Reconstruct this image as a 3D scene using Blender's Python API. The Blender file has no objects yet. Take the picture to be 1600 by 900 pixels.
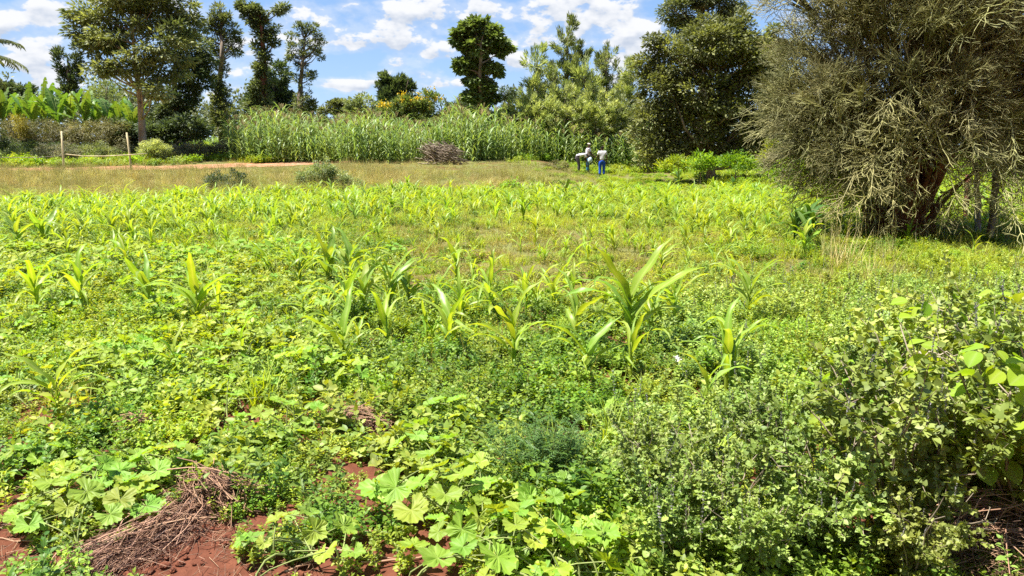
import bpy, bmesh, math
import numpy as np
from mathutils import Vector, Euler

# ------------------------------------------------------------------ camera, sky, sun, exposure
scene = bpy.context.scene
COL = scene.collection
F = 1155.0                 # focal length in photograph pixels (1600 wide)
CAM_H = 1.85
PITCH = math.atan(224.0 / F)
cp_, sp_ = math.cos(PITCH), math.sin(PITCH)
cam_d = bpy.data.cameras.new('camera')
cam_d.sensor_width = 36.0
cam_d.lens = 36.0 * F / 1600.0
cam_d.clip_start = 0.05
cam_d.clip_end = 6000.0
cam = bpy.data.objects.new('camera', cam_d)
cam.location = (0, 0, CAM_H)
cam.rotation_euler = (math.pi / 2 - PITCH, 0, 0)
COL.objects.link(cam)
scene.camera = cam

SUN_EL, SUN_AZ = math.radians(68), math.radians(-98)      # azimuth from +Y towards +X
sd = Vector((math.sin(SUN_AZ) * math.cos(SUN_EL), math.cos(SUN_AZ) * math.cos(SUN_EL), math.sin(SUN_EL)))
sun_d = bpy.data.lights.new('sun', 'SUN')
sun_d.energy = 5.0
sun_d.angle = math.radians(0.55)
sun_d.color = (1.0, 0.95, 0.86)
sun = bpy.data.objects.new('sun', sun_d)
sun.rotation_euler = sd.to_track_quat('Z', 'Y').to_euler()
sun.location = (0, 0, 30)
COL.objects.link(sun)

scene.view_settings.view_transform = 'Standard'
scene.view_settings.look = 'None'
scene.view_settings.gamma = 1.0
scene.view_settings.exposure = 1.35
scene.cycles.max_bounces = 6
scene.cycles.diffuse_bounces = 4
scene.cycles.glossy_bounces = 2
scene.cycles.transmission_bounces = 4
scene.cycles.transparent_max_bounces = 4
scene.cycles.caustics_reflective = False
scene.cycles.caustics_refractive = False
scene.cycles.use_denoising = False


def pix_dir(px, py):
    a, b = (px - 800.0) / F, (450.0 - py) / F
    return np.array([a, cp_ + b * sp_, -sp_ + b * cp_])


def at(px, py, D):
    """the point seen at photograph pixel (px, py) at ground distance D"""
    d = pix_dir(px, py)
    t = D / d[1]
    return np.array([d[0] * t, D, CAM_H + d[2] * t])


def project(x, y, z):
    x, y, z = np.asarray(x, float), np.asarray(y, float), np.asarray(z, float) - CAM_H
    depth = y * cp_ - z * sp_
    up = y * sp_ + z * cp_
    depth = np.maximum(depth, 1e-3)
    return 800 + F * x / depth, 450 - F * up / depth


world = bpy.data.worlds.new('World')
scene.world = world
world.use_nodes = True
wt = world.node_tree
for n in list(wt.nodes):
    wt.nodes.remove(n)


class N:
    """tiny helper for writing node maths"""
    def __init__(s, tree):
        s.t = tree

    def node(s, typ, **kw):
        n = s.t.nodes.new(typ)
        for k, v in kw.items():
            if k in n.inputs:
                s.put(n.inputs[k], v)
            else:
                setattr(n, k, v)
        return n

    def put(s, sock, v):
        if hasattr(v, 'is_output') or isinstance(v, bpy.types.NodeSocket):
            s.t.links.new(v, sock)
        else:
            sock.default_value = v

    def m(s, op, *a, clamp=False):
        n = s.t.nodes.new('ShaderNodeMath')
        n.operation = op
        n.use_clamp = clamp
        for i, v in enumerate(a):
            s.put(n.inputs[i], v)
        return n.outputs[0]

    def mix(s, f, a, b, blend='MIX'):
        n = s.t.nodes.new('ShaderNodeMix')
        n.data_type = 'RGBA'
        n.blend_type = blend
        s.put(n.inputs[0], f)
        s.put(n.inputs[6], a)
        s.put(n.inputs[7], b)
        return n.outputs[2]

    def ramp(s, f, lo, hi):
        n = s.t.nodes.new('ShaderNodeMapRange')
        n.interpolation_type = 'SMOOTHSTEP'
        s.put(n.inputs[0], f)
        s.put(n.inputs[1], lo)
        s.put(n.inputs[2], hi)
        return n.outputs[0]

    def noise(s, vec, scale, detail=4.0, rough=0.55, dist=0.0):
        n = s.t.nodes.new('ShaderNodeTexNoise')
        if vec is not None:
            s.t.links.new(vec, n.inputs['Vector'])
        n.inputs['Scale'].default_value = scale
        n.inputs['Detail'].default_value = detail
        n.inputs['Roughness'].default_value = rough
        n.inputs['Distortion'].default_value = dist
        return n.outputs['Fac']


def make_world():
    k = N(wt)
    sky = wt.nodes.new('ShaderNodeTexSky')
    sky.sky_type = 'NISHITA'
    sky.sun_disc = False
    sky.sun_elevation = SUN_EL
    sky.sun_rotation = SUN_AZ
    sky.altitude = 1700
    sky.air_density = 1.0
    sky.dust_density = 0.4
    sky.ozone_density = 3.0
    tc = wt.nodes.new('ShaderNodeTexCoord')
    sep = wt.nodes.new('ShaderNodeSeparateXYZ')
    wt.links.new(tc.outputs['Generated'], sep.inputs[0])
    X, Y, Z = sep.outputs
    az = k.m('ARCTAN2', X, Y)
    el = k.m('ARCSINE', Z)
    # clouds are laid on a flat layer high up: noise in (azimuth, stretched elevation)
    comb = k.node('ShaderNodeCombineXYZ')
    k.put(comb.inputs[0], k.m('MULTIPLY', az, 12.0))
    k.put(comb.inputs[1], k.m('MULTIPLY', el, 21.0))
    k.put(comb.inputs[2], 8.3)
    v = comb.outputs[0]
    n1 = k.noise(v, 1.9, 8.0, 0.52, 0.0)
    comb2 = k.node('ShaderNodeCombineXYZ')
    k.put(comb2.inputs[0], k.m('MULTIPLY', az, 12.0))
    k.put(comb2.inputs[1], k.m('ADD', k.m('MULTIPLY', el, 21.0), 0.20))
    k.put(comb2.inputs[2], 8.3)
    n1u = k.noise(comb2.outputs[0], 1.9, 5.0, 0.50, 0.0)
    big = k.noise(v, 0.33, 2.0, 0.5)
    clouds = [(85, 18, 62, 17), (5, 48, 32, 18), (62, 103, 46, 13), (100, 78, 40, 16), (280, 10, 50, 22), (385, 78, 60, 30), (470, 38, 34, 22),
              (575, 22, 92, 20), (560, 60, 62, 17), (660, 58, 80, 18), (705, 12, 95, 20), (688, 82, 46, 11), (618, 97, 20, 8), (520, 128, 40, 6),
              (570, 135, 60, 7), (640, 118, 40, 9), (690, 130, 50, 8), (790, 90, 34, 22), (915, 16, 85, 26), (850, 58, 48, 14), (960, 62, 60, 20), (1000, 50, 26, 16),
              (985, 88, 50, 14), (30, 130, 60, 9), (330, 140, 80, 12), (960, 125, 80, 12), (1290, 40, 60, 18), (1500, 30, 90, 22), (-120, 40, 80, 22), (1760, 60, 90, 20),
              (500, -70, 150, 26), (900, -110, 170, 30), (60, -90, 140, 26), (1350, -80, 140, 26)]
    tot = None
    shd = None
    for px, py, rx, ry in clouds:
        d = pix_dir(px, py)
        a0 = math.atan2(d[0], d[1])
        e0 = math.asin(d[2] / np.linalg.norm(d))
        dx = k.m('DIVIDE', k.m('SUBTRACT', az, a0), rx / F)
        dy = k.m('DIVIDE', k.m('SUBTRACT', el, e0), ry / F)
        e = k.m('ADD', k.m('MULTIPLY', dx, dx), k.m('MULTIPLY', dy, dy))
        g = k.m('POWER', 0.42, e)
        gs = k.m('MULTIPLY', g, k.m('MULTIPLY', dy, 0.9))
        tot = g if tot is None else k.m('ADD', tot, g)
        shd = gs if shd is None else k.m('ADD', shd, gs)
    tot = k.m('MINIMUM', tot, 0.85)
    bias = k.m('ADD', k.m('MULTIPLY', tot, 0.49), k.m('MULTIPLY', big, 0.05))
    n1 = k.m('MULTIPLY_ADD', n1, 1.6, -0.30)
    n1u = k.m('MULTIPLY_ADD', n1u, 1.6, -0.30)
    dens = k.m('SUBTRACT', k.m('ADD', n1, bias), 0.87)
    densu = k.m('SUBTRACT', k.m('ADD', n1u, bias), 0.87)
    mask = k.ramp(dens, -0.03, 0.11)
    veil = k.m('MULTIPLY', k.ramp(dens, -0.30, 0.06), 0.34)
    mask = k.m('MAXIMUM', mask, veil)
    # bright where the layer thins towards the sun above, grey in thick bases
    lit = k.m('ADD', k.m('MULTIPLY', k.m('SUBTRACT', dens, densu), 1.7), k.m('ADD', 0.66, k.m('MULTIPLY', shd, 0.45)))
    lit = k.m('SUBTRACT', lit, k.m('MULTIPLY', k.m('MAXIMUM', k.m('SUBTRACT', dens, 0.10), 0.0), 0.55), clamp=False)
    lit = k.ramp(lit, 0.05, 0.95)
    ccol = k.mix(lit, (3.9, 4.4, 5.3, 1), (6.4, 6.5, 6.7, 1))
    # far air: paler near the horizon
    hz = k.m('POWER', 2.718, k.m('MULTIPLY', k.m('MAXIMUM', Z, 0.0), -9.0))
    skyc = k.mix(0.55, sky.outputs[0], (1.75, 3.5, 6.9, 1))
    skyc = k.mix(k.m('MULTIPLY', hz, 0.6), skyc, (4.3, 5.6, 7.3, 1))
    upper = k.ramp(Z, -0.02, 0.0)
    mask = k.m('MULTIPLY', mask, upper)
    fin = k.mix(mask, skyc, ccol)
    bg = k.node('ShaderNodeBackground')
    k.put(bg.inputs[0], fin)
    bg.inputs[1].default_value = 0.06
    out = k.node('ShaderNodeOutputWorld')
    wt.links.new(bg.outputs[0], out.inputs[0])


make_world()

# ------------------------------------------------------------------ terrain


def sstep(a, b, x):
    t = np.clip((np.asarray(x, float) - a) / (b - a), 0, 1)
    return t * t * (3 - 2 * t)


_rt = np.random.default_rng(5)
_waves = [(_rt.uniform(0.25, 3.2), _rt.uniform(0, 6.28), _rt.uniform(0, 6.28)) for _ in range(16)]


def ground_z(x, y):
    x, y = np.asarray(x, float), np.asarray(y, float)
    left = 0.62 * sstep(25.5, 33.5, y) + 0.36 * sstep(34.3, 42, y) + 0.5 * sstep(50, 90, y)
    right = 0.10 * sstep(25, 38, y) + 0.30 * sstep(38, 50, y) + 0.6 * sstep(50, 90, y)
    w = sstep(0.5, 5.5, x - (y - 35) * 0.03)
    z = left * (1 - w) + right * w
    b = 0
    for f, a, p in _waves:
        b = b + np.sin(f * (x * math.cos(a) + y * math.sin(a)) + p) / (1 + 1.6 * f)
    return z + 0.035 * b * np.exp(-y / 60.0)


def gnd(px, py):
    """ground point under photograph pixel"""
    d = pix_dir(px, py)
    lo, hi = 0.5, 400.0
    for _ in range(50):
        m = 0.5 * (lo + hi)
        t = m / d[1]
        if CAM_H + d[2] * t > ground_z(d[0] * t, m):
            lo = m
        else:
            hi = m
    t = lo / d[1]
    return np.array([d[0] * t, lo, float(ground_z(d[0] * t, lo))])

# ------------------------------------------------------------------ object helpers


def tag(o, label=None, cat=None, group=None, kind=None):
    if label: o['label'] = label
    if cat: o['category'] = cat
    if group: o['group'] = group
    if kind: o['kind'] = kind
    return o


def thing(name, loc, label, cat, group=None, rz=0.0, scale=1.0):
    o = bpy.data.objects.new(name, None)
    o.empty_display_size = 0.2
    COL.objects.link(o)
    o.location = Vector([float(c) for c in loc])
    o.rotation_euler = (0, 0, rz)
    o.scale = (scale,) * 3
    return tag(o, label, cat, group)


def link_mesh(name, me, parent=None, loc=None, rot=None, scl=None):
    o = bpy.data.objects.new(name, me)
    COL.objects.link(o)
    o.parent = parent
    if loc is not None: o.location = Vector([float(c) for c in loc])
    if rot is not None: o.rotation_euler = rot
    if scl is not None: o.scale = (scl,) * 3 if np.isscalar(scl) else scl
    return o


class MB:
    """mesh builder: collects arrays of vertices and equal-sided faces"""
    def __init__(s):
        s.v, s.f, s.t, s.mi, s.n = [], [], [], [], 0

    def add(s, V, Fc, tint=0.5, mi=0):
        V = np.asarray(V, float).reshape(-1, 3)
        Fc = np.asarray(Fc, int)
        s.v.append(V)
        s.f.append(Fc + s.n)
        s.mi.append(np.full(len(Fc), mi))
        t = np.full(len(V), tint) if np.isscalar(tint) else np.asarray(tint, float)
        s.t.append(t)
        s.n += len(V)
        return s

    def build(s, name, mats, smooth=False, offset=(0, 0, 0)):
        me = bpy.data.meshes.new(name)
        V = np.concatenate(s.v) - np.asarray(offset, float)
        loops = np.concatenate([f.ravel() for f in s.f])
        tot = np.concatenate([np.full(len(f), f.shape[1]) for f in s.f])
        start = np.concatenate([[0], np.cumsum(tot)[:-1]])
        me.vertices.add(len(V))
        me.vertices.foreach_set('co', V.astype(np.float32).ravel())
        me.loops.add(len(loops))
        me.loops.foreach_set('vertex_index', loops.astype(np.int32))
        me.polygons.add(len(tot))
        me.polygons.foreach_set('loop_start', start.astype(np.int32))
        for m in (mats if isinstance(mats, (list, tuple)) else [mats]):
            me.materials.append(m)
        me.polygons.foreach_set('material_index', np.concatenate(s.mi).astype(np.int32))
        if smooth:
            me.polygons.foreach_set('use_smooth', np.ones(len(tot), bool))
        a = me.attributes.new('tint', 'FLOAT', 'POINT')
        a.data.foreach_set('value', np.concatenate(s.t).astype(np.float32))
        me.update(calc_edges=True)
        return me

    def tube(s, pts, rad, sides=6, tint=0.5, mi=0, cap=True, jit=0.0, rng=None):
        pts = np.asarray(pts, float)
        n = len(pts)
        rad = np.full(n, rad) if np.isscalar(rad) else np.asarray(rad, float)
        T = np.gradient(pts, axis=0)
        T /= np.linalg.norm(T, axis=1, keepdims=True) + 1e-9
        ref = np.array([0.31, 0.95, 0.1]) if abs(T[0][2]) > 0.7 else np.array([0, 0, 1.0])
        U = np.cross(T, ref); U /= np.linalg.norm(U, axis=1, keepdims=True) + 1e-9
        W = np.cross(T, U)
        a = np.linspace(0, 2 * math.pi, sides, endpoint=False)
        r = rad[:, None] * np.ones(sides)
        if jit and rng is not None:
            r = r * (1 + jit * rng.normal(size=(1, sides)) + jit * 0.5 * rng.normal(size=r.shape))
        V = pts[:, None] + r[..., None] * (np.cos(a)[None, :, None] * U[:, None] + np.sin(a)[None, :, None] * W[:, None])
        idx = np.arange(n * sides).reshape(n, sides)
        q = np.stack([idx[:-1], np.roll(idx[:-1], -1, 1), np.roll(idx[1:], -1, 1), idx[1:]], -1).reshape(-1, 4)
        tt = tint if np.isscalar(tint) else np.repeat(tint, sides)
        s.add(V, q, tt, mi)
        if cap:
            s.f.append((idx[-1] + s.n - n * sides)[None, :]); s.mi.append(np.array([mi]))
        return s

    def segs(s, A, B, ra, rb, tint=0.5, mi=0):
        """many straight three-sided twigs at once"""
        A, B = np.asarray(A, float), np.asarray(B, float)
        n = len(A)
        T = B - A; T /= np.linalg.norm(T, axis=1, keepdims=True) + 1e-9
        ref = np.where(np.abs(T[:, 2:3]) > 0.8, np.array([[1.0, 0, 0]]), np.array([[0, 0, 1.0]]))
        U = np.cross(T, ref); U /= np.linalg.norm(U, axis=1, keepdims=True) + 1e-9
        W = np.cross(T, U)
        ra = np.broadcast_to(ra, (n,)); rb = np.broadcast_to(rb, (n,))
        V = np.empty((n, 6, 3))
        for i in range(3):
            c, d = math.cos(i * 2.0944), math.sin(i * 2.0944)
            V[:, i] = A + ra[:, None] * (c * U + d * W)
            V[:, 3 + i] = B + rb[:, None] * (c * U + d * W)
        b = (np.arange(n) * 6)[:, None]
        fs = [b + np.array([[i, (i + 1) % 3, 3 + (i + 1) % 3, 3 + i]]) for i in range(3)]
        t = tint if np.isscalar(tint) else np.repeat(tint, 6)
        return s.add(V, np.concatenate(fs), t, mi)


T_DIAMOND = (np.array([(0, 0, 0), (.45, .5, .06), (1, 0, -.08), (.45, -.5, .06)]), [np.array([(0, 2, 1), (0, 3, 2)])])
T_LEAF = (np.array([(0, 0, 0), (.28, .42, .07), (.66, .36, .04), (1, 0, -.10), (.66, -.36, .04), (.28, -.42, .07), (.30, 0, 0), (.66, 0, -.02)]),
          [np.array([(0, 6, 1), (0, 5, 6), (7, 3, 2), (7, 4, 3)]), np.array([(6, 7, 2, 1), (5, 4, 7, 6)])])
T_HEART = (np.array([(0, 0, 0), (-.08, .30, .05), (.2, .52, .07), (.6, .36, .03), (1, 0, -.12), (.6, -.36, .03), (.2, -.52, .07), (-.08, -.30, .05), (.45, 0, -.01)]),
           [np.array([(0, 8, 1), (8, 2, 1), (8, 3, 2), (8, 4, 3), (8, 5, 4), (8, 6, 5), (8, 7, 6), (0, 7, 8)])])
T_LOBED = (np.array([(0, 0, 0), (-.12, .34, .04), (.12, .58, .08), (.22, .40, .03), (.55, .55, .05), (.62, .24, .0), (1, 0, -.08), (.62, -.24, .0), (.55, -.55, .05),
                     (.22, -.40, .03), (.12, -.58, .08), (-.12, -.34, .04), (.35, 0, -.02)]),
           [np.array([(12, i + 1, i) for i in range(0, 11)] + [(12, 0, 11)])])


def unit(a):
    return a / (np.linalg.norm(a, axis=-1, keepdims=True) + 1e-9)


def leaves(mb, P, A, Nn, L, W, tint, tmpl=T_DIAMOND, mi=0):
    P = np.asarray(P, float); n = len(P)
    A = unit(A); S = unit(np.cross(Nn, A)); U = np.cross(A, S)
    L = np.broadcast_to(L, (n,))[:, None, None]; W = np.broadcast_to(W, (n,))[:, None, None]
    t, fl = tmpl
    V = P[:, None] + L * t[None, :, 0:1] * A[:, None] + W * t[None, :, 1:2] * S[:, None] + L * t[None, :, 2:3] * U[:, None]
    tt = np.repeat(np.broadcast_to(tint, (n,)), len(t))
    base = (np.arange(n) * len(t))[:, None, None]
    first = True
    for f in fl:
        ff = (base + f[None]).reshape(-1, f.shape[1])
        if first:
            mb.add(V, ff, tt, mi); first = False
        else:
            mb.f.append(ff + mb.n - n * len(t)); mb.mi.append(np.full(len(ff), mi))
    return mb


def ribbon(mb, base, az, th0, droop, L, W, nseg=8, fold=0.25, ruffle=0.0, twist=0.0, tint=0.5, mi=0, wpow=0.7, rng=None, bend_pow=1.3, neck=0.35):
    """an arching grass or maize blade: starts at elevation th0 and bends over by droop"""
    t = np.linspace(0, 1, nseg + 1)
    th = th0 - droop * t ** bend_pow
    ds = L / nseg
    r = np.concatenate([[0], np.cumsum(np.cos(th[:-1]) * ds)])
    z = np.concatenate([[0], np.cumsum(np.sin(th[:-1]) * ds)])
    azs = az + twist * t ** 2
    C = np.stack([r * np.cos(azs), r * np.sin(azs), z], 1) + np.asarray(base)
    side = np.stack([-np.sin(azs), np.cos(azs), 0 * t], 1)
    T = np.stack([np.cos(th) * np.cos(azs), np.cos(th) * np.sin(azs), np.sin(th)], 1)
    Nn = np.cross(T, side)
    w = W * 0.5 * np.minimum(1, neck + t * 3.0) * np.clip(1 - t, 0, 1) ** wpow
    w[-1] = W * 0.01
    ph = rng.uniform(0, 6.28, 2) if rng is not None else (0, 1)
    r1 = ruffle * W * np.sin(t * 15 + ph[0]); r2 = ruffle * W * np.sin(t * 13 + ph[1])
    E1 = C + side * w[:, None] - Nn * (fold * -w - r1 * (w > W * .1))[:, None]
    E2 = C - side * w[:, None] - Nn * (fold * -w - r2 * (w > W * .1))[:, None]
    V = np.stack([E1, C, E2], 1).reshape(-1, 3)
    q = []
    for i in range(nseg):
        a = i * 3
        q += [(a, a + 1, a + 4, a + 3), (a + 1, a + 2, a + 5, a + 4)]
    tn = np.stack([t * 0 + tint, t * 0 + 1.0, t * 0 + tint], 1).ravel() if tint is not None else 0.5
    mb.add(V, np.array(q), tn, mi)
    return C

# ------------------------------------------------------------------ materials


def mat_base(name):
    m = bpy.data.materials.new(name)
    m.use_nodes = True
    t = m.node_tree
    for n in list(t.nodes):
        t.nodes.remove(n)
    return m, N(t)


def leaf_mat(name, c0, c1, trans=0.4, tcol=None, rough=0.5, spec=0.4, hue=0.02, val=0.25, fine=0.0, vein=None):
    """c0..c1 follow the tint attribute; every object or instance is shifted a little"""
    m, k = mat_base(name)
    at_ = k.node('ShaderNodeAttribute', attribute_name='tint')
    f = at_.outputs['Fac']
    oi = k.node('ShaderNodeObjectInfo')
    geo = k.node('ShaderNodeNewGeometry')
    if vein is None:
        col = k.mix(f, (*c0, 1), (*c1, 1))
    else:
        nz = k.noise(k.node('ShaderNodeTexCoord').outputs['Object'], 9.0, 3.0)
        col = k.mix(nz, (*c0, 1), (*c1, 1))
        col = k.mix(k.m('MULTIPLY', k.m('POWER', f, 5.0), 0.55), col, (*vein, 1))
    big = k.noise(geo.outputs['Position'], 0.55, 3.0)
    hs = k.node('ShaderNodeHueSaturation')
    k.put(hs.inputs['Hue'], k.m('ADD', 0.5 - hue, k.m('MULTIPLY', oi.outputs['Random'], 2 * hue)))
    k.put(hs.inputs['Saturation'], k.m('ADD', 0.85, k.m('MULTIPLY', big, 0.3)))
    rnd = k.m('FRACT', k.m('MULTIPLY', oi.outputs['Random'], 37.7))
    k.put(hs.inputs['Value'], k.m('ADD', 1 - val, k.m('MULTIPLY', k.m('ADD', rnd, big), val)))
    k.put(hs.inputs['Color'], col)
    c = hs.outputs[0]
    if fine:
        fn = k.noise(geo.outputs['Position'], fine, 2.0)
        c = k.mix(0.35, c, k.mix(fn, (0.4, 0.4, 0.4, 1), (1.5, 1.5, 1.5, 1)), 'MULTIPLY')
    p = k.node('ShaderNodeBsdfPrincipled')
    k.put(p.inputs['Base Color'], c)
    p.inputs['Roughness'].default_value = rough
    p.inputs['Specular IOR Level'].default_value = spec
    out = k.node('ShaderNodeOutputMaterial')
    if trans > 0:
        tr = k.node('ShaderNodeBsdfTranslucent')
        tc = tcol or (1.55, 1.35, 0.35)
        k.put(tr.inputs['Color'], k.mix(1.0, c, (*tc, 1), 'MULTIPLY'))
        mx = k.node('ShaderNodeMixShader')
        mx.inputs[0].default_value = trans
        k.t.links.new(p.outputs[0], mx.inputs[1])
        k.t.links.new(tr.outputs[0], mx.inputs[2])
        k.t.links.new(mx.outputs[0], out.inputs[0])
    else:
        k.t.links.new(p.outputs[0], out.inputs[0])
    return m


def solid_mat(name, c0, c1, scale=8.0, rough=0.85, spec=0.2, bump=0.0, stretch=(1, 1, 1), detail=5.0):
    m, k = mat_base(name)
    tc = k.node('ShaderNodeTexCoord')
    mp = k.node('ShaderNodeMapping')
    k.t.links.new(tc.outputs['Object'], mp.inputs[0])
    mp.inputs['Scale'].default_value = stretch
    nz = k.noise(mp.outputs[0], scale, detail, 0.6)
    nf = k.ramp(nz, 0.3, 0.7)
    p = k.node('ShaderNodeBsdfPrincipled')
    k.put(p.inputs['Base Color'], k.mix(nf, (*c0, 1), (*c1, 1)))
    p.inputs['Roughness'].default_value = rough
    p.inputs['Specular IOR Level'].default_value = spec
    if bump:
        b = k.node('ShaderNodeBump')
        b.inputs['Strength'].default_value = bump
        b.inputs['Distance'].default_value = 0.02
        k.t.links.new(nz, b.inputs['Height'])
        k.t.links.new(b.outputs[0], p.inputs['Normal'])
    out = k.node('ShaderNodeOutputMaterial')
    k.t.links.new(p.outputs[0], out.inputs[0])
    return m


M = {}
M['weed'] = leaf_mat('weed_leaf', (.13, .23, .018), (.39, .51, .05), .42, hue=.025, val=.3)
M['weed2'] = leaf_mat('broad_weed_leaf', (.16, .25, .03), (.40, .48, .075), .4, hue=.02, val=.22)
M['weeddark'] = leaf_mat('dark_weed_leaf', (.08, .17, .018), (.27, .39, .045), .4, hue=.02, val=.3)
M['weedyel'] = leaf_mat('yellow_weed_leaf', (.19, .26, .02), (.46, .54, .06), .42, hue=.02, val=.3)
M['mint'] = leaf_mat('small_round_leaf', (.13, .215, .025), (.43, .55, .11), .36, tcol=(1.4, 1.25, .5), hue=.02, val=.25)
M['shrubleaf'] = leaf_mat('shrub_leaf', (.11, .17, .028), (.42, .50, .12), .34, tcol=(1.3, 1.25, .45), hue=.02, val=.3)
M['spike'] = leaf_mat('lilac_spike', (.15, .14, .13), (.33, .31, .33), .2, tcol=(1, 1, 1), hue=.03)
M['dullweed'] = leaf_mat('dull_weed_leaf', (.20, .19, .035), (.48, .46, .11), .35, hue=.02)
M['fern'] = leaf_mat('feathery_leaf', (.05, .13, .025), (.13, .27, .05), .35)
M['grass'] = leaf_mat('green_blade', (.18, .28, .022), (.42, .51, .05), .42)
M['drygrass'] = leaf_mat('dry_blade', (.27, .27, .07), (.64, .58, .24), .35, tcol=(1.2, 1.1, .6), hue=.03, val=.45)
M['oliveleaf'] = leaf_mat('olive_blade', (.20, .22, .06), (.44, .43, .13), .35, tcol=(1.2, 1.15, .5), hue=.03, val=.45)
M['maize'] = leaf_mat('maize_leaf', (.17, .30, .028), (.32, .45, .06), .45, rough=.4, hue=.022, val=.2, vein=(.46, .52, .18))
M['maizepale'] = leaf_mat('pale_maize_leaf', (.22, .36, .03), (.38, .51, .06), .48, rough=.45, hue=.02, val=.2, vein=(.52, .54, .2))
M['maizedark'] = leaf_mat('dark_maize_leaf', (.04, .09, .014), (.08, .16, .028), .25, rough=.6, spec=.12, vein=(.15, .24, .08))  # darkened maize leaf; tree shade on some plants is put into this colour
M['maizefar'] = leaf_mat('tall_maize_leaf', (.15, .25, .07), (.34, .44, .15), .38, tcol=(1.25, 1.2, .5), rough=.42, hue=.02, val=.25)
M['tassel'] = leaf_mat('maize_tassel', (.30, .24, .10), (.5, .42, .2), .3, tcol=(1, 1, .7))
M['mallow'] = leaf_mat('pumpkin_leaf', (.20, .34, .035), (.34, .47, .06), .42, rough=.55, hue=.03, val=.32, vein=(.46, .56, .14))
M['bean'] = leaf_mat('heart_leaf', (.20, .33, .03), (.36, .50, .06), .45, rough=.6, spec=.15, hue=.02, val=.25, vein=(.36, .45, .14))
M['stem'] = solid_mat('green_stem', (.16, .20, .06), (.30, .34, .12), 6)
M['twig'] = solid_mat('grey_brown_twig', (.17, .13, .09), (.42, .35, .26), 9, stretch=(1, 1, .3))
M['straw'] = leaf_mat('brown_straw', (.095, .04, .025), (.46, .27, .165), .1, tcol=(1, .9, .7), hue=.01)
M['bark'] = solid_mat('grey_bark', (.12, .09, .065), (.34, .27, .2), 4, bump=.5, stretch=(1, 1, .25))
M['barkpale'] = solid_mat('pale_bark', (.22, .16, .11), (.48, .38, .28), 3, bump=.4, stretch=(1, 1, .3))  # paler brown bark for the light-trunked trees
M['redbark'] = solid_mat('red_brown_bark', (.09, .035, .025), (.26, .11, .075), 7, bump=.8, stretch=(1, 1, .25))
M['pencil'] = leaf_mat('pencil_twig', (.115, .12, .042), (.44, .42, .17), .12, tcol=(1, 1, .6), rough=.55, hue=.012)
M['postwood'] = solid_mat('pale_peeled_pole', (.45, .36, .2), (.72, .62, .4), 5, stretch=(1, 1, .2))
M['oldpost'] = solid_mat('weathered_post', (.10, .08, .07), (.32, .27, .23), 6, bump=.6, stretch=(1, 1, .15))
M['greypost'] = solid_mat('grey_post', (.3, .29, .27), (.55, .53, .48), 6, bump=.4, stretch=(1, 1, .15))
M['banana'] = leaf_mat('banana_leaf', (.085, .17, .035), (.19, .31, .07), .35, rough=.5, spec=.3, hue=.02, vein=(.34, .42, .15))
M['bananadry'] = leaf_mat('dry_banana_leaf', (.26, .17, .06), (.5, .36, .12), .3, tcol=(1, .9, .5))
M['yellow'] = leaf_mat('yellow_creeper', (.30, .27, .03), (.56, .48, .07), .3, tcol=(1.1, 1, .3))
M['orange'] = leaf_mat('orange_flower', (.72, .48, .03), (.88, .68, .08), .35, tcol=(1.1, .9, .4), hue=.01)
M['white'] = solid_mat('white_rag', (.7, .68, .64), (.85, .84, .8), 20)


def crown_mat(name, c0, c1, **kw):
    kw.setdefault('trans', .3); kw.setdefault('hue', .01); kw.setdefault('val', .2); kw.setdefault('tcol', (1.3, 1.3, .5)); kw.setdefault('spec', .3)
    return leaf_mat(name, c0, c1, **kw)


M['cr_broad'] = crown_mat('crown_broadleaf', (.12, .145, .06), (.38, .40, .18))  # dark ends of the crown colours are raised to stand in for haze
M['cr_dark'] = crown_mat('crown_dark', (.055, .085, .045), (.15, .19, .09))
M['cr_olive'] = crown_mat('crown_olive', (.095, .12, .055), (.28, .31, .15))
M['cr_glossy'] = crown_mat('crown_glossy', (.095, .11, .045), (.31, .33, .13), rough=.5, spec=.22)
M['cr_green'] = crown_mat('crown_green', (.13, .175, .06), (.29, .35, .13), rough=.4)
M['cr_light'] = crown_mat('crown_light', (.25, .31, .13), (.56, .60, .32), trans=.4)
M['cr_mid'] = crown_mat('crown_mid', (.15, .20, .085), (.38, .42, .20), trans=.35)
M['cr_brown'] = crown_mat('crown_brown', (.09, .09, .035), (.31, .305, .12), tcol=(1.1, 1, .5))
M['cr_grey'] = crown_mat('crown_greyleaf', (.15, .15, .08), (.38, .36, .22), tcol=(1.1, 1.1, .7))

# ------------------------------------------------------------------ ground, path


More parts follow.
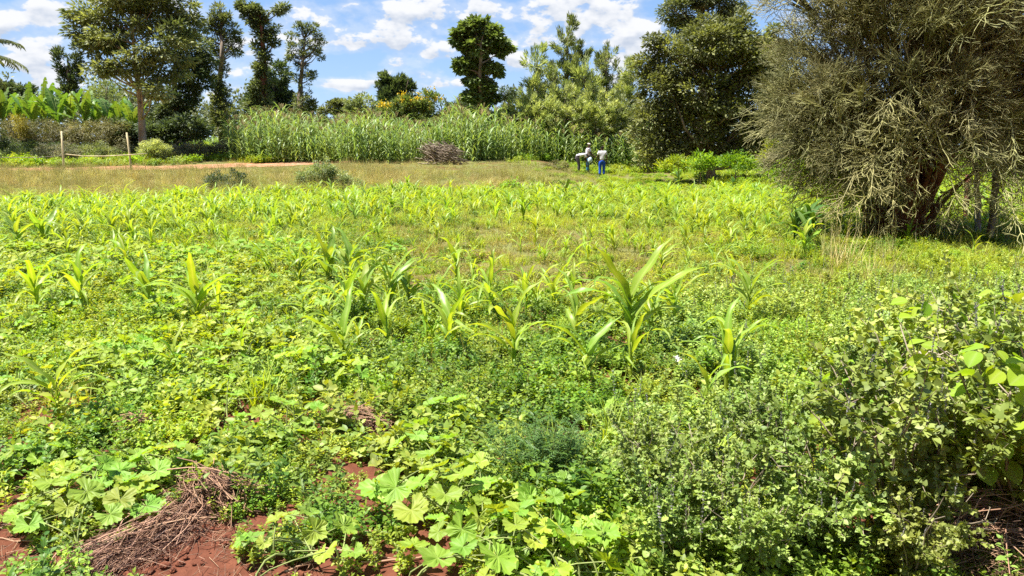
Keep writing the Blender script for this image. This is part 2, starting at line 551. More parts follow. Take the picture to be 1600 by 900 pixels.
def ground_material():
    m, k = mat_base('soil_and_litter')
    geo = k.node('ShaderNodeNewGeometry')
    pos = geo.outputs['Position']
    n1 = k.noise(pos, 14.0, 6.0, 0.65)
    n2 = k.noise(pos, 0.7, 4.0)
    n3 = k.noise(pos, 60.0, 3.0, 0.7)
    soil = k.mix(n1, (.055, .018, .011, 1), (.21, .078, .045, 1))
    litter = k.mix(n3, (.05, .055, .018, 1), (.24, .24, .08, 1))
    sep = k.node('ShaderNodeSeparateXYZ')
    k.t.links.new(pos, sep.inputs[0])
    far = k.ramp(sep.outputs[1], 5.0, 13.0)
    f = k.m('MULTIPLY', far, k.ramp(n2, 0.2, 0.55))
    col = k.mix(f, soil, litter)
    p = k.node('ShaderNodeBsdfPrincipled')
    k.put(p.inputs['Base Color'], col)
    p.inputs['Roughness'].default_value = 0.95
    p.inputs['Specular IOR Level'].default_value = 0.1
    b = k.node('ShaderNodeBump')
    b.inputs['Strength'].default_value = 0.9
    b.inputs['Distance'].default_value = 0.03
    k.t.links.new(n1, b.inputs['Height'])
    k.t.links.new(b.outputs[0], p.inputs['Normal'])
    out = k.node('ShaderNodeOutputMaterial')
    k.t.links.new(p.outputs[0], out.inputs[0])
    return m


def make_ground():
    ys = np.concatenate([-np.geomspace(8, 600, 12)[::-1], np.arange(-4, 12, 0.16), np.arange(12, 60, 0.5), np.geomspace(60, 3500, 26)])
    xs = np.concatenate([-np.geomspace(36, 2500, 16)[::-1], np.arange(-35, -6, 0.5), np.arange(-6, 6, 0.16), np.arange(6, 35.1, 0.5), np.geomspace(36, 2500, 16)])
    X, Y = np.meshgrid(xs, ys)
    Z = ground_z(X, Y)
    r = np.random.default_rng(3)
    Z = Z + np.where((Y < 12) & (abs(X) < 6), r.normal(size=Z.shape) * 0.018, 0)
    ny, nx = X.shape
    V = np.stack([X, Y, Z], -1).reshape(-1, 3)
    i = np.arange(ny * nx).reshape(ny, nx)
    q = np.stack([i[:-1, :-1], i[:-1, 1:], i[1:, 1:], i[1:, :-1]], -1).reshape(-1, 4)
    mb = MB(); mb.add(V, q)
    o = link_mesh('ground', mb.build('ground', ground_material(), smooth=True))
    tag(o, kind='structure')
    # red earth path along the far side of the grass bank
    pts = [(-60, 36.0, 1.2), (-40, 35.6, 1.2), (-27, 35.6, 1.1), (-22, 36.0, 1.2), (-17, 37.0, 1.25), (-13, 38.4, 1.2), (-10.5, 39.6, .8), (-8.5, 40.4, .3)]
    P = []
    for a, b in zip(pts[:-1], pts[1:]):
        for t in np.linspace(0, 1, 14, endpoint=False):
            P.append([a[j] * (1 - t) + b[j] * t for j in range(3)])
    P = np.array(P)
    mb = MB(); rows = []
    for s in (-1, -.5, 0, .5, 1):
        x = P[:, 0]; y = P[:, 1] + s * P[:, 2] * (1 + .15 * r.normal(size=len(P)))
        rows.append(np.stack([x, y, ground_z(x, y) + 0.03 - 0.02 * abs(s)], 1))
    V = np.stack(rows, 1); i = np.arange(len(P) * 5).reshape(len(P), 5)
    q = np.stack([i[:-1, :-1], i[1:, :-1], i[1:, 1:], i[:-1, 1:]], -1).reshape(-1, 4)
    mb.add(V.reshape(-1, 3), q)
    o = link_mesh('path', mb.build('path', solid_mat('red_earth', (.26, .12, .06), (.50, .28, .17), 3.0, .95, .1, .3), smooth=True))
    tag(o, kind='structure')


make_ground()

# ------------------------------------------------------------------ tufts used by the ground cover


def tuft_weed(seed, mat, n_stem=46, R=.30, h=(.08, .26), ll=.045, ar=.42, tm=T_LEAF, per=9, spikes=0, upright=.25):
    r = np.random.default_rng(seed)
    mb = MB(); P, A, Nn, L, tn = [], [], [], [], []
    SA, SB, sr = [], [], []
    for _ in range(n_stem):
        a, q = r.uniform(0, 6.28), R * math.sqrt(r.uniform())
        b = np.array([q * math.cos(a), q * math.sin(a), -0.02])
        H = r.uniform(*h) * (1.1 - .5 * q / R)
        lean = np.array([r.normal() * .25, r.normal() * .25, 1.0]); top = b + lean * H
        SA.append(b); SB.append(top); sr.append(.002)
        ph = r.uniform(0, 6.28); bright = r.uniform(0.1, 1)
        for j in range(per):
            t = 1 - (j / per) ** 1.2 * .85
            p = b + (top - b) * t
            for s in (0, 1):
                az = ph + j * 1.57 + s * 3.14 + r.normal() * .3
                e = r.normal(upright, .35) + (.5 if j == 0 else 0)
                d = np.array([math.cos(az) * math.cos(e), math.sin(az) * math.cos(e), math.sin(e)])
                P.append(p + d * .006); A.append(d)
                Nn.append(np.array([r.normal() * .35, r.normal() * .35, 1.0]))
                L.append(ll * r.uniform(.55, 1.2) * (.6 + .4 * min(1, j / 3)))
                tn.append(np.clip(bright * (.4 + .6 * t) + r.normal() * .15, 0, 1))
    L = np.array(L)
    leaves(mb, P, A, np.array(Nn), L, L * ar * 2 * .8, tn, tm, 0)
    mb.segs(SA, SB, .0022, .001, .5, 1)
    if spikes:
        P, A, Nn, L = [], [], [], []
        for _ in range(spikes):
            a, q = r.uniform(0, 6.28), R * .8 * math.sqrt(r.uniform())
            b = np.array([q * math.cos(a), q * math.sin(a), h[1] * .6]); H = r.uniform(.10, .2)
            top = b + np.array([r.normal() * .03, r.normal() * .03, H])
            mb.segs([b], [top], .0015, .001, .5, 1)
            for t in np.linspace(.25, 1, 11):
                for _k in range(4):
                    az = r.uniform(0, 6.28)
                    P.append(b + (top - b) * t); A.append(np.array([math.cos(az), math.sin(az), .5])); Nn.append(r.normal(size=3) + np.array([0, 0, 1])); L.append(.008)
        leaves(mb, P, A, np.array(Nn), np.array(L), np.array(L) * .9, r.uniform(0, 1, len(P)), T_DIAMOND, 2)
        return mb.build('tuft', [mat, M['stem'], M['spike']])
    return mb.build('tuft', [mat, M['stem']])


def tuft_grass(seed, mat, n=70, R=.22, h=(.12, .3), w=.007, droop=(.4, 1.5), nseg=3, heads=0, headmat=None):
    r = np.random.default_rng(seed); mb = MB()
    for _ in range(n):
        a, q = r.uniform(0, 6.28), R * math.sqrt(r.uniform())
        ribbon(mb, (q * math.cos(a), q * math.sin(a), -.01), r.uniform(0, 6.28), r.uniform(1.0, 1.5), r.uniform(*droop), r.uniform(*h), w * r.uniform(.7, 1.3), nseg, .15,
               tint=r.uniform(0, 1), wpow=.8, rng=r, neck=.7)
    if heads:
        P, A, Nn, L = [], [], [], []
        for _ in range(heads):
            a, q = r.uniform(0, 6.28), R * math.sqrt(r.uniform())
            b = np.array([q * math.cos(a), q * math.sin(a), 0]); top = b + np.array([r.normal() * .06, r.normal() * .06, h[1] * r.uniform(.9, 1.4)])
            mb.segs([b], [top], .0015, .001, .7, 1)
            for t in np.linspace(.6, 1, 7):
                az = r.uniform(0, 6.28); P.append(b + (top - b) * t); A.append(np.array([math.cos(az) * .6, math.sin(az) * .6, 1])); Nn.append(r.normal(size=3)); L.append(.025)
        leaves(mb, P, A, np.array(Nn), np.array(L), np.array(L) * .35, r.uniform(0, 1, len(P)), T_DIAMOND, 1)
    return mb.build('tuft', [mat, headmat or mat])


def tuft_fern(seed, n=26, h=.42):
    r = np.random.default_rng(seed); mb = MB(); P, A, Nn, L = [], [], [], []
    for _ in range(n):
        a = r.uniform(0, 6.28); b = np.array([r.normal() * .08, r.normal() * .08, 0])
        top = b + np.array([r.normal() * .13, r.normal() * .13, h * r.uniform(.5, 1.1)])
        mb.segs([b], [top], .003, .0015, .3, 1)
        for t in np.linspace(.15, 1, 11):
            az = r.uniform(0, 6.28); d = np.array([math.cos(az), math.sin(az), .55]); o = b + (top - b) * t; Lr = .12 * (1.2 - t * .7)
            for u in np.linspace(.15, 1, 7):
                for s in (-1, 1):
                    sd_ = np.array([-d[1], d[0], 0]) * s
                    P.append(o + d * Lr * u); A.append(d * .6 + sd_ + r.normal(size=3) * .15); Nn.append(np.array([0, 0, 1]) + r.normal(size=3) * .3); L.append(.032 * (1.2 - u * .6))
    L = np.array(L)
    leaves(mb, P, A, np.array(Nn), L, L * .28, r.uniform(0, 1, len(P)), T_DIAMOND, 0)
    return mb.build('tuft', [M['fern'], M['stem']])


def maize_leaf_mesh(seed, mat, L=.6, W=.055, nseg=9, droop=None, ruf=.12):
    r = np.random.default_rng(seed); mb = MB()
    th = r.uniform(.95, 1.28); dr = r.uniform(1.5, 2.9) if droop is None else droop
    ribbon(mb, (0, 0, 0), 0, th, dr, L, W, nseg, .32, ruf, r.normal() * .3, 0.1, 0, .65, r, 1.6, .45)
    return mb.build('leaf', [mat], smooth=True)


def tuft_maize(seed, mat, h=.5, nl=7, W=.035, nseg=5, stalk=.3, tassel=False, ruf=.06, dmin=.9, dmax=2.4, th=(1.0, 1.3)):
    """a whole maize plant as one mesh, for plants too far or too many to show their parts"""
    r = np.random.default_rng(seed); mb = MB(); az = r.uniform(0, 6.28)
    top = h * stalk
    mb.tube([(0, 0, -.03), (0, 0, top * .5), (0.01 * r.normal(), .01 * r.normal(), top)], [W * .28, W * .24, W * .12], 5, .3, 0)
    for j in range(nl):
        z = top * (j + .5) / nl
        L = h * r.uniform(.7, 1.0) * (1 - .45 * abs(j / nl - .5))
        if stalk > .6: L = h * .36 * r.uniform(.8, 1.15)
        ribbon(mb, (0, 0, z), az + j * 3.14 + r.normal() * .45, r.uniform(*th) + .15 * j / nl, r.uniform(dmin, dmax), L, W * r.uniform(.8, 1.15), nseg, .3, ruf, r.normal() * .4,
               r.uniform(0, .4), 0, .65, r, 1.5, .45)
    if tassel:
        A, B = [], []
        for _ in range(9):
            A.append((0, 0, top)); B.append((r.normal() * .09, r.normal() * .09, top + r.uniform(.18, .32)))
        mb.segs(A, B, .006, .012, .6, 1)
        return mb.build('tuft', [mat, M['tassel']], smooth=True)
    return mb.build('tuft', [mat], smooth=True)


def palm_leaf_mesh(seed, mat, R=.10, lobes=5, depth=.38, cup=.25, toothed=.05):
    """lobed pumpkin or mallow leaf, the stalk joined at its notch; lies in XY, tip towards +X"""
    r = np.random.default_rng(seed); n = 61; mb = MB()
    th = np.linspace(-2.72, 2.72, n)
    c = np.abs(np.sin(th * (lobes / 2.0) * (math.pi / 2.9) / 1.0 + math.pi / 2)) ** .8
    rad = R * (1 - depth * (1 - c)) * (1 - .12 * np.abs(th) / 2.72) * (1 + toothed * np.sin(np.arange(n) * 1.75) * 1.1 + .05 * np.sin(th * 3 + seed) + .03 * r.normal(size=n))
    ray = c ** 22
    wav = r.uniform(0, 6.28); rings = (0.0, .35, .7, 1.0); V, T = [], []
    curl = r.uniform(-.3, .5)
    for q in rings:
        x = rad * q * np.cos(th) + R * .1 * (1 - q); y = rad * q * np.sin(th)
        z = cup * R * q ** 1.6 * (.28 * np.cos(th * 2 + wav) + .16 * np.cos(th * 5 + 2 * wav)) - .025 * R * c ** 6 * (q > 0) + (.05 * R * r.normal(size=n) if q > 0 else 0) + .22 * R * q * q - curl * x * x / R * .6 - .15 * y * y / R
        V.append(np.stack([x, y, z], 1)); T.append(np.clip(ray if q > 0 else ray * 0 + 1, 0, 1))
    i = np.arange(4 * n).reshape(4, n)
    q = np.stack([i[:-1, :-1], i[1:, :-1], i[1:, 1:], i[:-1, 1:]], -1).reshape(-1, 4)
    mb.add(np.concatenate(V), q, np.concatenate(T))
    return mb.build('leaf', [mat], smooth=True)


# ------------------------------------------------------------------ ground cover: many tufts on points of one object


def scatter_stuff(name, label, meshes, pts, rotz, scl, lean=0.12, seed=0, idx=None):
    r = np.random.default_rng(seed + 77)
    pts = np.asarray(pts, float); n = len(pts)
    me = bpy.data.meshes.new(name)
    me.vertices.add(n)
    me.vertices.foreach_set('co', pts.astype(np.float32).ravel())
    rot = np.stack([r.normal(size=n) * lean, r.normal(size=n) * lean, rotz], 1)
    a = me.attributes.new('rot', 'FLOAT_VECTOR', 'POINT'); a.data.foreach_set('vector', rot.astype(np.float32).ravel())
    a = me.attributes.new('scl', 'FLOAT', 'POINT'); a.data.foreach_set('value', np.asarray(scl, np.float32))
    a = me.attributes.new('idx', 'INT', 'POINT'); a.data.foreach_set('value', (r.integers(0, len(meshes), n) if idx is None else idx).astype(np.int32))
    o = link_mesh(name, me)
    tag(o, label, None, None, 'stuff')
    src = bpy.data.collections.new(name + '_variants')
    for i, mm in enumerate(meshes):
        so = bpy.data.objects.new('%s_tuft.%03d' % (name, i), mm)
        src.objects.link(so)
    ng = bpy.data.node_groups.new(name, 'GeometryNodeTree')
    ng.interface.new_socket(name='Geometry', in_out='INPUT', socket_type='NodeSocketGeometry')
    ng.interface.new_socket(name='Geometry', in_out='OUTPUT', socket_type='NodeSocketGeometry')
    gi, go = ng.nodes.new('NodeGroupInput'), ng.nodes.new('NodeGroupOutput')
    iop = ng.nodes.new('GeometryNodeInstanceOnPoints')
    ci = ng.nodes.new('GeometryNodeCollectionInfo')
    ci.inputs['Collection'].default_value = src
    ci.inputs['Separate Children'].default_value = True
    ci.inputs['Reset Children'].default_value = True

    def named(nm, typ):
        nn = ng.nodes.new('GeometryNodeInputNamedAttribute'); nn.data_type = typ
        nn.inputs['Name'].default_value = nm
        return nn.outputs['Attribute']
    L = ng.links.new
    L(gi.outputs[0], iop.inputs['Points']); L(ci.outputs[0], iop.inputs['Instance'])
    iop.inputs['Pick Instance'].default_value = True
    L(named('idx', 'INT'), iop.inputs['Instance Index'])
    e2r = ng.nodes.new('FunctionNodeEulerToRotation')
    L(named('rot', 'FLOAT_VECTOR'), e2r.inputs[0]); L(e2r.outputs[0], iop.inputs['Rotation'])
    L(named('scl', 'FLOAT'), iop.inputs['Scale'])
    L(iop.outputs[0], go.inputs[0])
    md = o.modifiers.new('scatter', 'NODES'); md.node_group = ng
    return o


def sample_wedge(r, d0, d1, dens, halfw=.80, pad=2.0, decay=0.0):
    """random ground points in the wedge the camera looks over; dens per m2 at d0, falling with distance when decay is set"""
    out = []
    edges = np.linspace(d0, d1, max(2, int((d1 - d0) / .5) + 1))
    for a, b in zip(edges[:-1], edges[1:]):
        m = (a + b) / 2; w = m * halfw + pad
        n = r.poisson(dens * (d0 / m) ** decay * (b - a) * 2 * w)
        x = r.uniform(-w, w, n); y = r.uniform(a, b, n)
        out.append(np.stack([x, y], 1))
    p = np.concatenate(out)
    z = ground_z(p[:, 0], p[:, 1])
    return np.column_stack([p, z])


def interp(px, pts):
    a = np.array(pts, float)
    return np.interp(px, a[:, 0], a[:, 1])


FIELD_EDGE = [(-600, 335), (0, 322), (200, 315), (400, 306), (560, 298), (760, 288), (880, 280), (960, 268), (1100, 262), (1300, 262), (2200, 262)]
SOIL = [(30, 875, 120, 48), (200, 905, 110, 32), (60, 775, 80, 20), (190, 735, 60, 14), (20, 720, 40, 12), (130, 880, 80, 16), (250, 725, 50, 9), (215, 670, 30, 8), (300, 790, 40, 12), (360, 895, 40, 14), (640, 870, 22, 12),
        (235, 872, 95, 18), (335, 830, 52, 26), (480, 810, 26, 10), (535, 850, 26, 12), (120, 745, 34, 8), (440, 900, 40, 10), (20, 905, 60, 20)]


HOLLOW = [(1490, 660, 62, 48), (1575, 820, 60, 40), (1330, 830, 36, 30), (1200, 930, 40, 30)]


def hollow(px, py):
    v = np.zeros(len(px))
    for a, b, c, d in HOLLOW:
        v = np.maximum(v, np.exp(-(((px - a) / c) ** 2 + ((py - b) / d) ** 2) ** 2))
    return v


def soil_open(px, py):
    v = np.zeros(len(px))
    for a, b, c, d in SOIL:
        v = np.maximum(v, np.exp(-((px - a) / c) ** 2 - ((py - b) / d) ** 2))
    return v


def vnoise(x, y, s, seed=0):
    r = np.random.default_rng(seed); v = 0
    for i in range(9):
        a, p, f = r.uniform(0, 6.28), r.uniform(0, 6.28), s * r.uniform(.5, 1.9)
        v = v + np.sin((x * math.cos(a) + y * math.sin(a)) * f + p)
    return v / 3.0


def ground_cover():
    r = np.random.default_rng(21)
    # --- fine yellow-green weeds all over the field
    P = np.concatenate([sample_wedge(r, 1.6, 9, 17.0), sample_wedge(r, 9, 28, 11.0)])
    px, py = project(*P.T); fe = interp(px, FIELD_EDGE)
    keep = (py > fe + 3)
    so = soil_open(px, py)
    keep &= r.uniform(size=len(P)) > np.clip(so * 2.6, 0, .985)
    cpatch = np.exp(-((px - 800) / 260) ** 2 - ((py - 400) / 62) ** 2)         # thin brownish middle of the field
    keep &= r.uniform(size=len(P)) > cpatch * .82
    right = sstep(1180, 1330, px) * sstep(400, 470, py)
    keep &= r.uniform(size=len(P)) > right * .6
    keep &= r.uniform(size=len(P)) > hollow(px, py) * 1.1
    leftm = sstep(560, 420, px) * sstep(360, 420, py) * .12
    keep &= r.uniform(size=len(P)) > leftm
    q = P[keep]; pxk, pyk = px[keep], py[keep]
    sc = r.uniform(.75, 1.15, len(q)) * (1 - .45 * cpatch[keep]) * (1 - .5 * np.clip(so[keep] * 2, 0, 1)) * (1 + .12 * vnoise(q[:, 0], q[:, 1], 1.6, 3))
    sc *= np.where(pyk > 620, .85, .92)
    kinds = [('weeddark', .046, .42, (.08, .30)), ('weed', .040, .40, (.07, .24)), ('weedyel', .034, .36, (.06, .22))]
    weeds = [tuft_weed(i, M[kinds[i // 3][0]], ll=kinds[i // 3][1], ar=kinds[i // 3][2], h=kinds[i // 3][3], n_stem=40) for i in range(9)]
    g = 1.35 + .7 * vnoise(q[:, 0], q[:, 1], 1.1, 15) + .45 * vnoise(q[:, 0], q[:, 1], 3.2, 16) + .45 * r.normal(size=len(q)) + .5 * sstep(600, 1000, pxk) - .45 * sstep(500, 200, pxk)
    wi = np.clip(g, 0, 2.99).astype(int) * 3 + r.integers(0, 3, len(q))
    sc *= 1 + .16 * vnoise(q[:, 0], q[:, 1], 4.0, 5)
    scatter_stuff('weeds', 'low yellow-green weeds carpeting the whole field', weeds, q, r.uniform(0, 6.28, len(q)), sc, seed=1, idx=wi)
    # --- single taller weeds that break the even height
    k2 = r.uniform(size=len(q)) < .07 * (1 - cpatch[keep])
    q2 = q[k2]
    tallw = [tuft_weed(30 + i, M['weeddark' if i % 2 else 'weed'], n_stem=5, R=.10, h=(.28, .50), ll=.065, ar=.33, per=9, upright=.45) for i in range(5)] + [tuft_grass(36, M['grass'], 22, .06, (.3, .55), .010, nseg=5)]
    scatter_stuff('tall_weeds', 'scattered taller weeds standing above the low carpet', tallw, q2, r.uniform(0, 6.28, len(q2)), r.uniform(.55, 1.05, len(q2)), seed=11)
    # --- broader leaved weeds, mostly near and towards the left
    P = sample_wedge(r, 1.6, 15, 9.0)
    px, py = project(*P.T)
    w = .16 + .95 * sstep(760, 380, px) + .40 * np.exp(-((px - 700) / 260) ** 2) * sstep(600, 720, py)
    w *= sstep(365, 430, py) * (1 - np.clip(soil_open(px, py) * 3.4, 0, .99)) * (1 - .9 * sstep(1150, 1300, px))
    w *= .6 + .4 * vnoise(P[:, 0], P[:, 1], 2.2, 8)
    keep = r.uniform(size=len(P)) < w
    q = P[keep]
    broad = [tuft_weed(40 + i, M['weed2'], n_stem=11, R=.22, h=(.14, .34), ll=.09, ar=.40, per=5, upright=.15) for i in range(5)]
    scatter_stuff('broad_leaved_weeds', 'broader leaved green weeds growing between the pumpkin plants', broad, q, r.uniform(0, 6.28, len(q)), r.uniform(.6, 1.15, len(q)), seed=2)
    # --- dull olive and brown-tinged weeds in the thin middle and at the dry right edge
    P = sample_wedge(r, 5, 27, 7.0)
    px, py = project(*P.T)
    w = .95 * np.exp(-((px - 800) / 360) ** 2 - ((py - 385) / 80) ** 2) + .55 * sstep(1080, 1300, px) * sstep(300, 360, py) + .12
    w *= (py > interp(px, FIELD_EDGE) + 6)
    keep = r.uniform(size=len(P)) < w
    q = P[keep]
    dull = [tuft_weed(60 + i, M['dullweed'], n_stem=34, h=(.05, .20), ll=.030, ar=.35, tm=T_DIAMOND, per=8) for i in range(3)] + \
           [tuft_grass(70 + i, M['oliveleaf'], 60, .24, (.10, .26), .006, heads=8, headmat=M['dullweed']) for i in range(3)]
    scatter_stuff('dull_weeds', 'olive and brownish low weeds in the thin middle of the field', dull, q, r.uniform(0, 6.28, len(q)), r.uniform(.7, 1.1, len(q)), seed=3)
    # --- small round leaved lilac-flowered weeds in the near right
    P = sample_wedge(r, 1.6, 12, 15.0)
    px, py = project(*P.T)
    w = 1.0 * sstep(930, 1250, px + (py - 600) * .30) * sstep(400, 520, py)
    w *= (.75 + .35 * vnoise(P[:, 0], P[:, 1], 2.0, 4)) * (1 - .6 * sstep(1260, 1360, px) * sstep(540, 620, py)) * (1 - hollow(px, py))
    keep = r.uniform(size=len(P)) < w
    q = P[keep]
    mint = [tuft_weed(80 + i, M['mint'], n_stem=40, h=(.12, .34), ll=.032, ar=.5, tm=T_HEART, per=10, spikes=(i % 2) * 3) for i in range(5)]
    scatter_stuff('lilac_weeds', 'small round leaved weeds with lilac flower spikes beside the thorny shrubs', mint, q, r.uniform(0, 6.28, len(q)), r.uniform(.8, 1.25, len(q)), seed=4)
    # --- green grass tufts
    P = sample_wedge(r, 2.5, 28, 5.0)
    px, py = project(*P.T)
    w = .16 + .84 * sstep(400, 330, py) + .3 * sstep(1150, 1350, px) * sstep(520, 420, py) + .22 * np.exp(-((px - 420) / 60) ** 2 - ((py - 610) / 60) ** 2)
    w *= (py > interp(px, FIELD_EDGE)) * (1 - np.clip(soil_open(px, py) * 1.3, 0, .9))
    keep = r.uniform(size=len(P)) < w
    q = P[keep]
    gr = [tuft_grass(90 + i, M['grass'], 46, .18, (.14, .40), .011, (.8, 2.1), 4) for i in range(4)]
    scatter_stuff('field_grass', 'thin green grass coming up between the weeds', gr, q, r.uniform(0, 6.28, len(q)), r.uniform(.7, 1.1, len(q)), seed=5)
    # --- the dry grass bank behind the field
    P = sample_wedge(r, 22, 46, 11.0)
    px, py = project(*P.T)
    path_y = np.interp(P[:, 0], [-60, -27, -22, -17, -13, -10.5, -8.5, 0], [36, 35.6, 36.0, 37, 38.4, 39.6, 40.4, 41])
    keep = (py < interp(px, FIELD_EDGE) + 8) & (P[:, 0] < 5.0 + 1.3 * r.normal(size=len(P))) & ~((abs(P[:, 1] - path_y) < 1.05) & (P[:, 0] < -8.6))
    keep &= ~((P[:, 1] > 39.6) & (P[:, 0] > -13.5) & (P[:, 0] < 2.5))
    q = P[keep]; pk = py[keep]
    dry = [tuft_grass(110 + i, M['drygrass'], 70, .20, (.12, .50), .013, heads=22) for i in range(4)]
    grn = [tuft_grass(120 + i, M['oliveleaf'], 70, .20, (.12, .50), .013, heads=6, headmat=M['drygrass']) for i in range(3)]
    g = vnoise(q[:, 0], q[:, 1], .5, 12) + .8 * sstep(278, 300, pk) + .5 * sstep(-4, 3, q[:, 0]) - .05
    g = g + .9 * sstep(-6, 2, q[:, 0])
    sel = g + r.normal(size=len(q)) * .5 > .25
    scatter_stuff('dry_grass', 'dry straw-coloured grass on the low bank behind the field', dry, q[~sel], r.uniform(0, 6.28, (~sel).sum()), np.interp(q[~sel, 1], [31, 34.5], [1, .38]) * r.uniform(.6, 1.1, (~sel).sum()) * (.85 + .25 * vnoise(q[~sel, 0], q[~sel, 1], 1.3, 2)), seed=6)
    scatter_stuff('bank_grass', 'olive green grass on the lower part of the bank', grn, q[sel], r.uniform(0, 6.28, sel.sum()), np.interp(q[sel, 1], [31, 34.5], [1, .38]) * r.uniform(.6, 1.1, sel.sum()) * (.9 + .3 * vnoise(q[sel, 0], q[sel, 1], 1.1, 2)), seed=7)
    # --- rough green growth beyond: behind the path, under the trees and at the far right
    P = sample_wedge(r, 27, 75, 4.0, decay=1.2)
    px, py = project(*P.T)
    far = (P[:, 1] > path_y_of(P[:, 0]) + 1.3) & (P[:, 0] < -8)
    rgt = (P[:, 0] > 2.5 + 1.6 * r.normal(size=len(P))) & (P[:, 1] > 28)
    q = P[far | rgt]
    rough = [tuft_weed(140 + i, M['weed'], n_stem=30, R=.5, h=(.2, .5), ll=.12, ar=.35, tm=T_DIAMOND, per=8) for i in range(3)] + \
            [tuft_grass(150 + i, M['grass'], 60, .45, (.25, .5), .02) for i in range(2)]
    sc_ = r.uniform(.7, 1.3, len(q)) * np.where((q[:, 0] > 1) & (q[:, 0] < 9) & (q[:, 1] < 42), .42, 1)
    scatter_stuff('rough_growth', 'rough knee-high green growth under and beyond the trees', rough, q, r.uniform(0, 6.28, len(q)), sc_, seed=8)
    # --- bright ripe crop seen sunlit under the dark trees on the right and beyond the left bushes
    P = np.concatenate([np.column_stack([r.uniform(4, 16, 500), r.uniform(46, 56, 500)]), np.column_stack([r.uniform(-24, -14, 420), r.uniform(46, 56, 420)])])
    P = np.column_stack([P, ground_z(P[:, 0], P[:, 1])])
    crop = [tuft_weed(170 + i, M['weed'], n_stem=22, R=.45, h=(.4, .9), ll=.17, ar=.4, tm=T_DIAMOND, per=8) for i in range(3)]
    scatter_stuff('bean_crop', 'sunlit yellow-green bean crop beyond the trees', crop, P, r.uniform(0, 6.28, len(P)), r.uniform(.8, 1.4, len(P)), seed=9)


def path_y_of(x):
    return np.interp(x, [-60, -27, -22, -17, -13, -10.5, -8.5, 0], [36, 35.6, 36.0, 37, 38.4, 39.6, 40.4, 41])


ground_cover()

# ------------------------------------------------------------------ trees


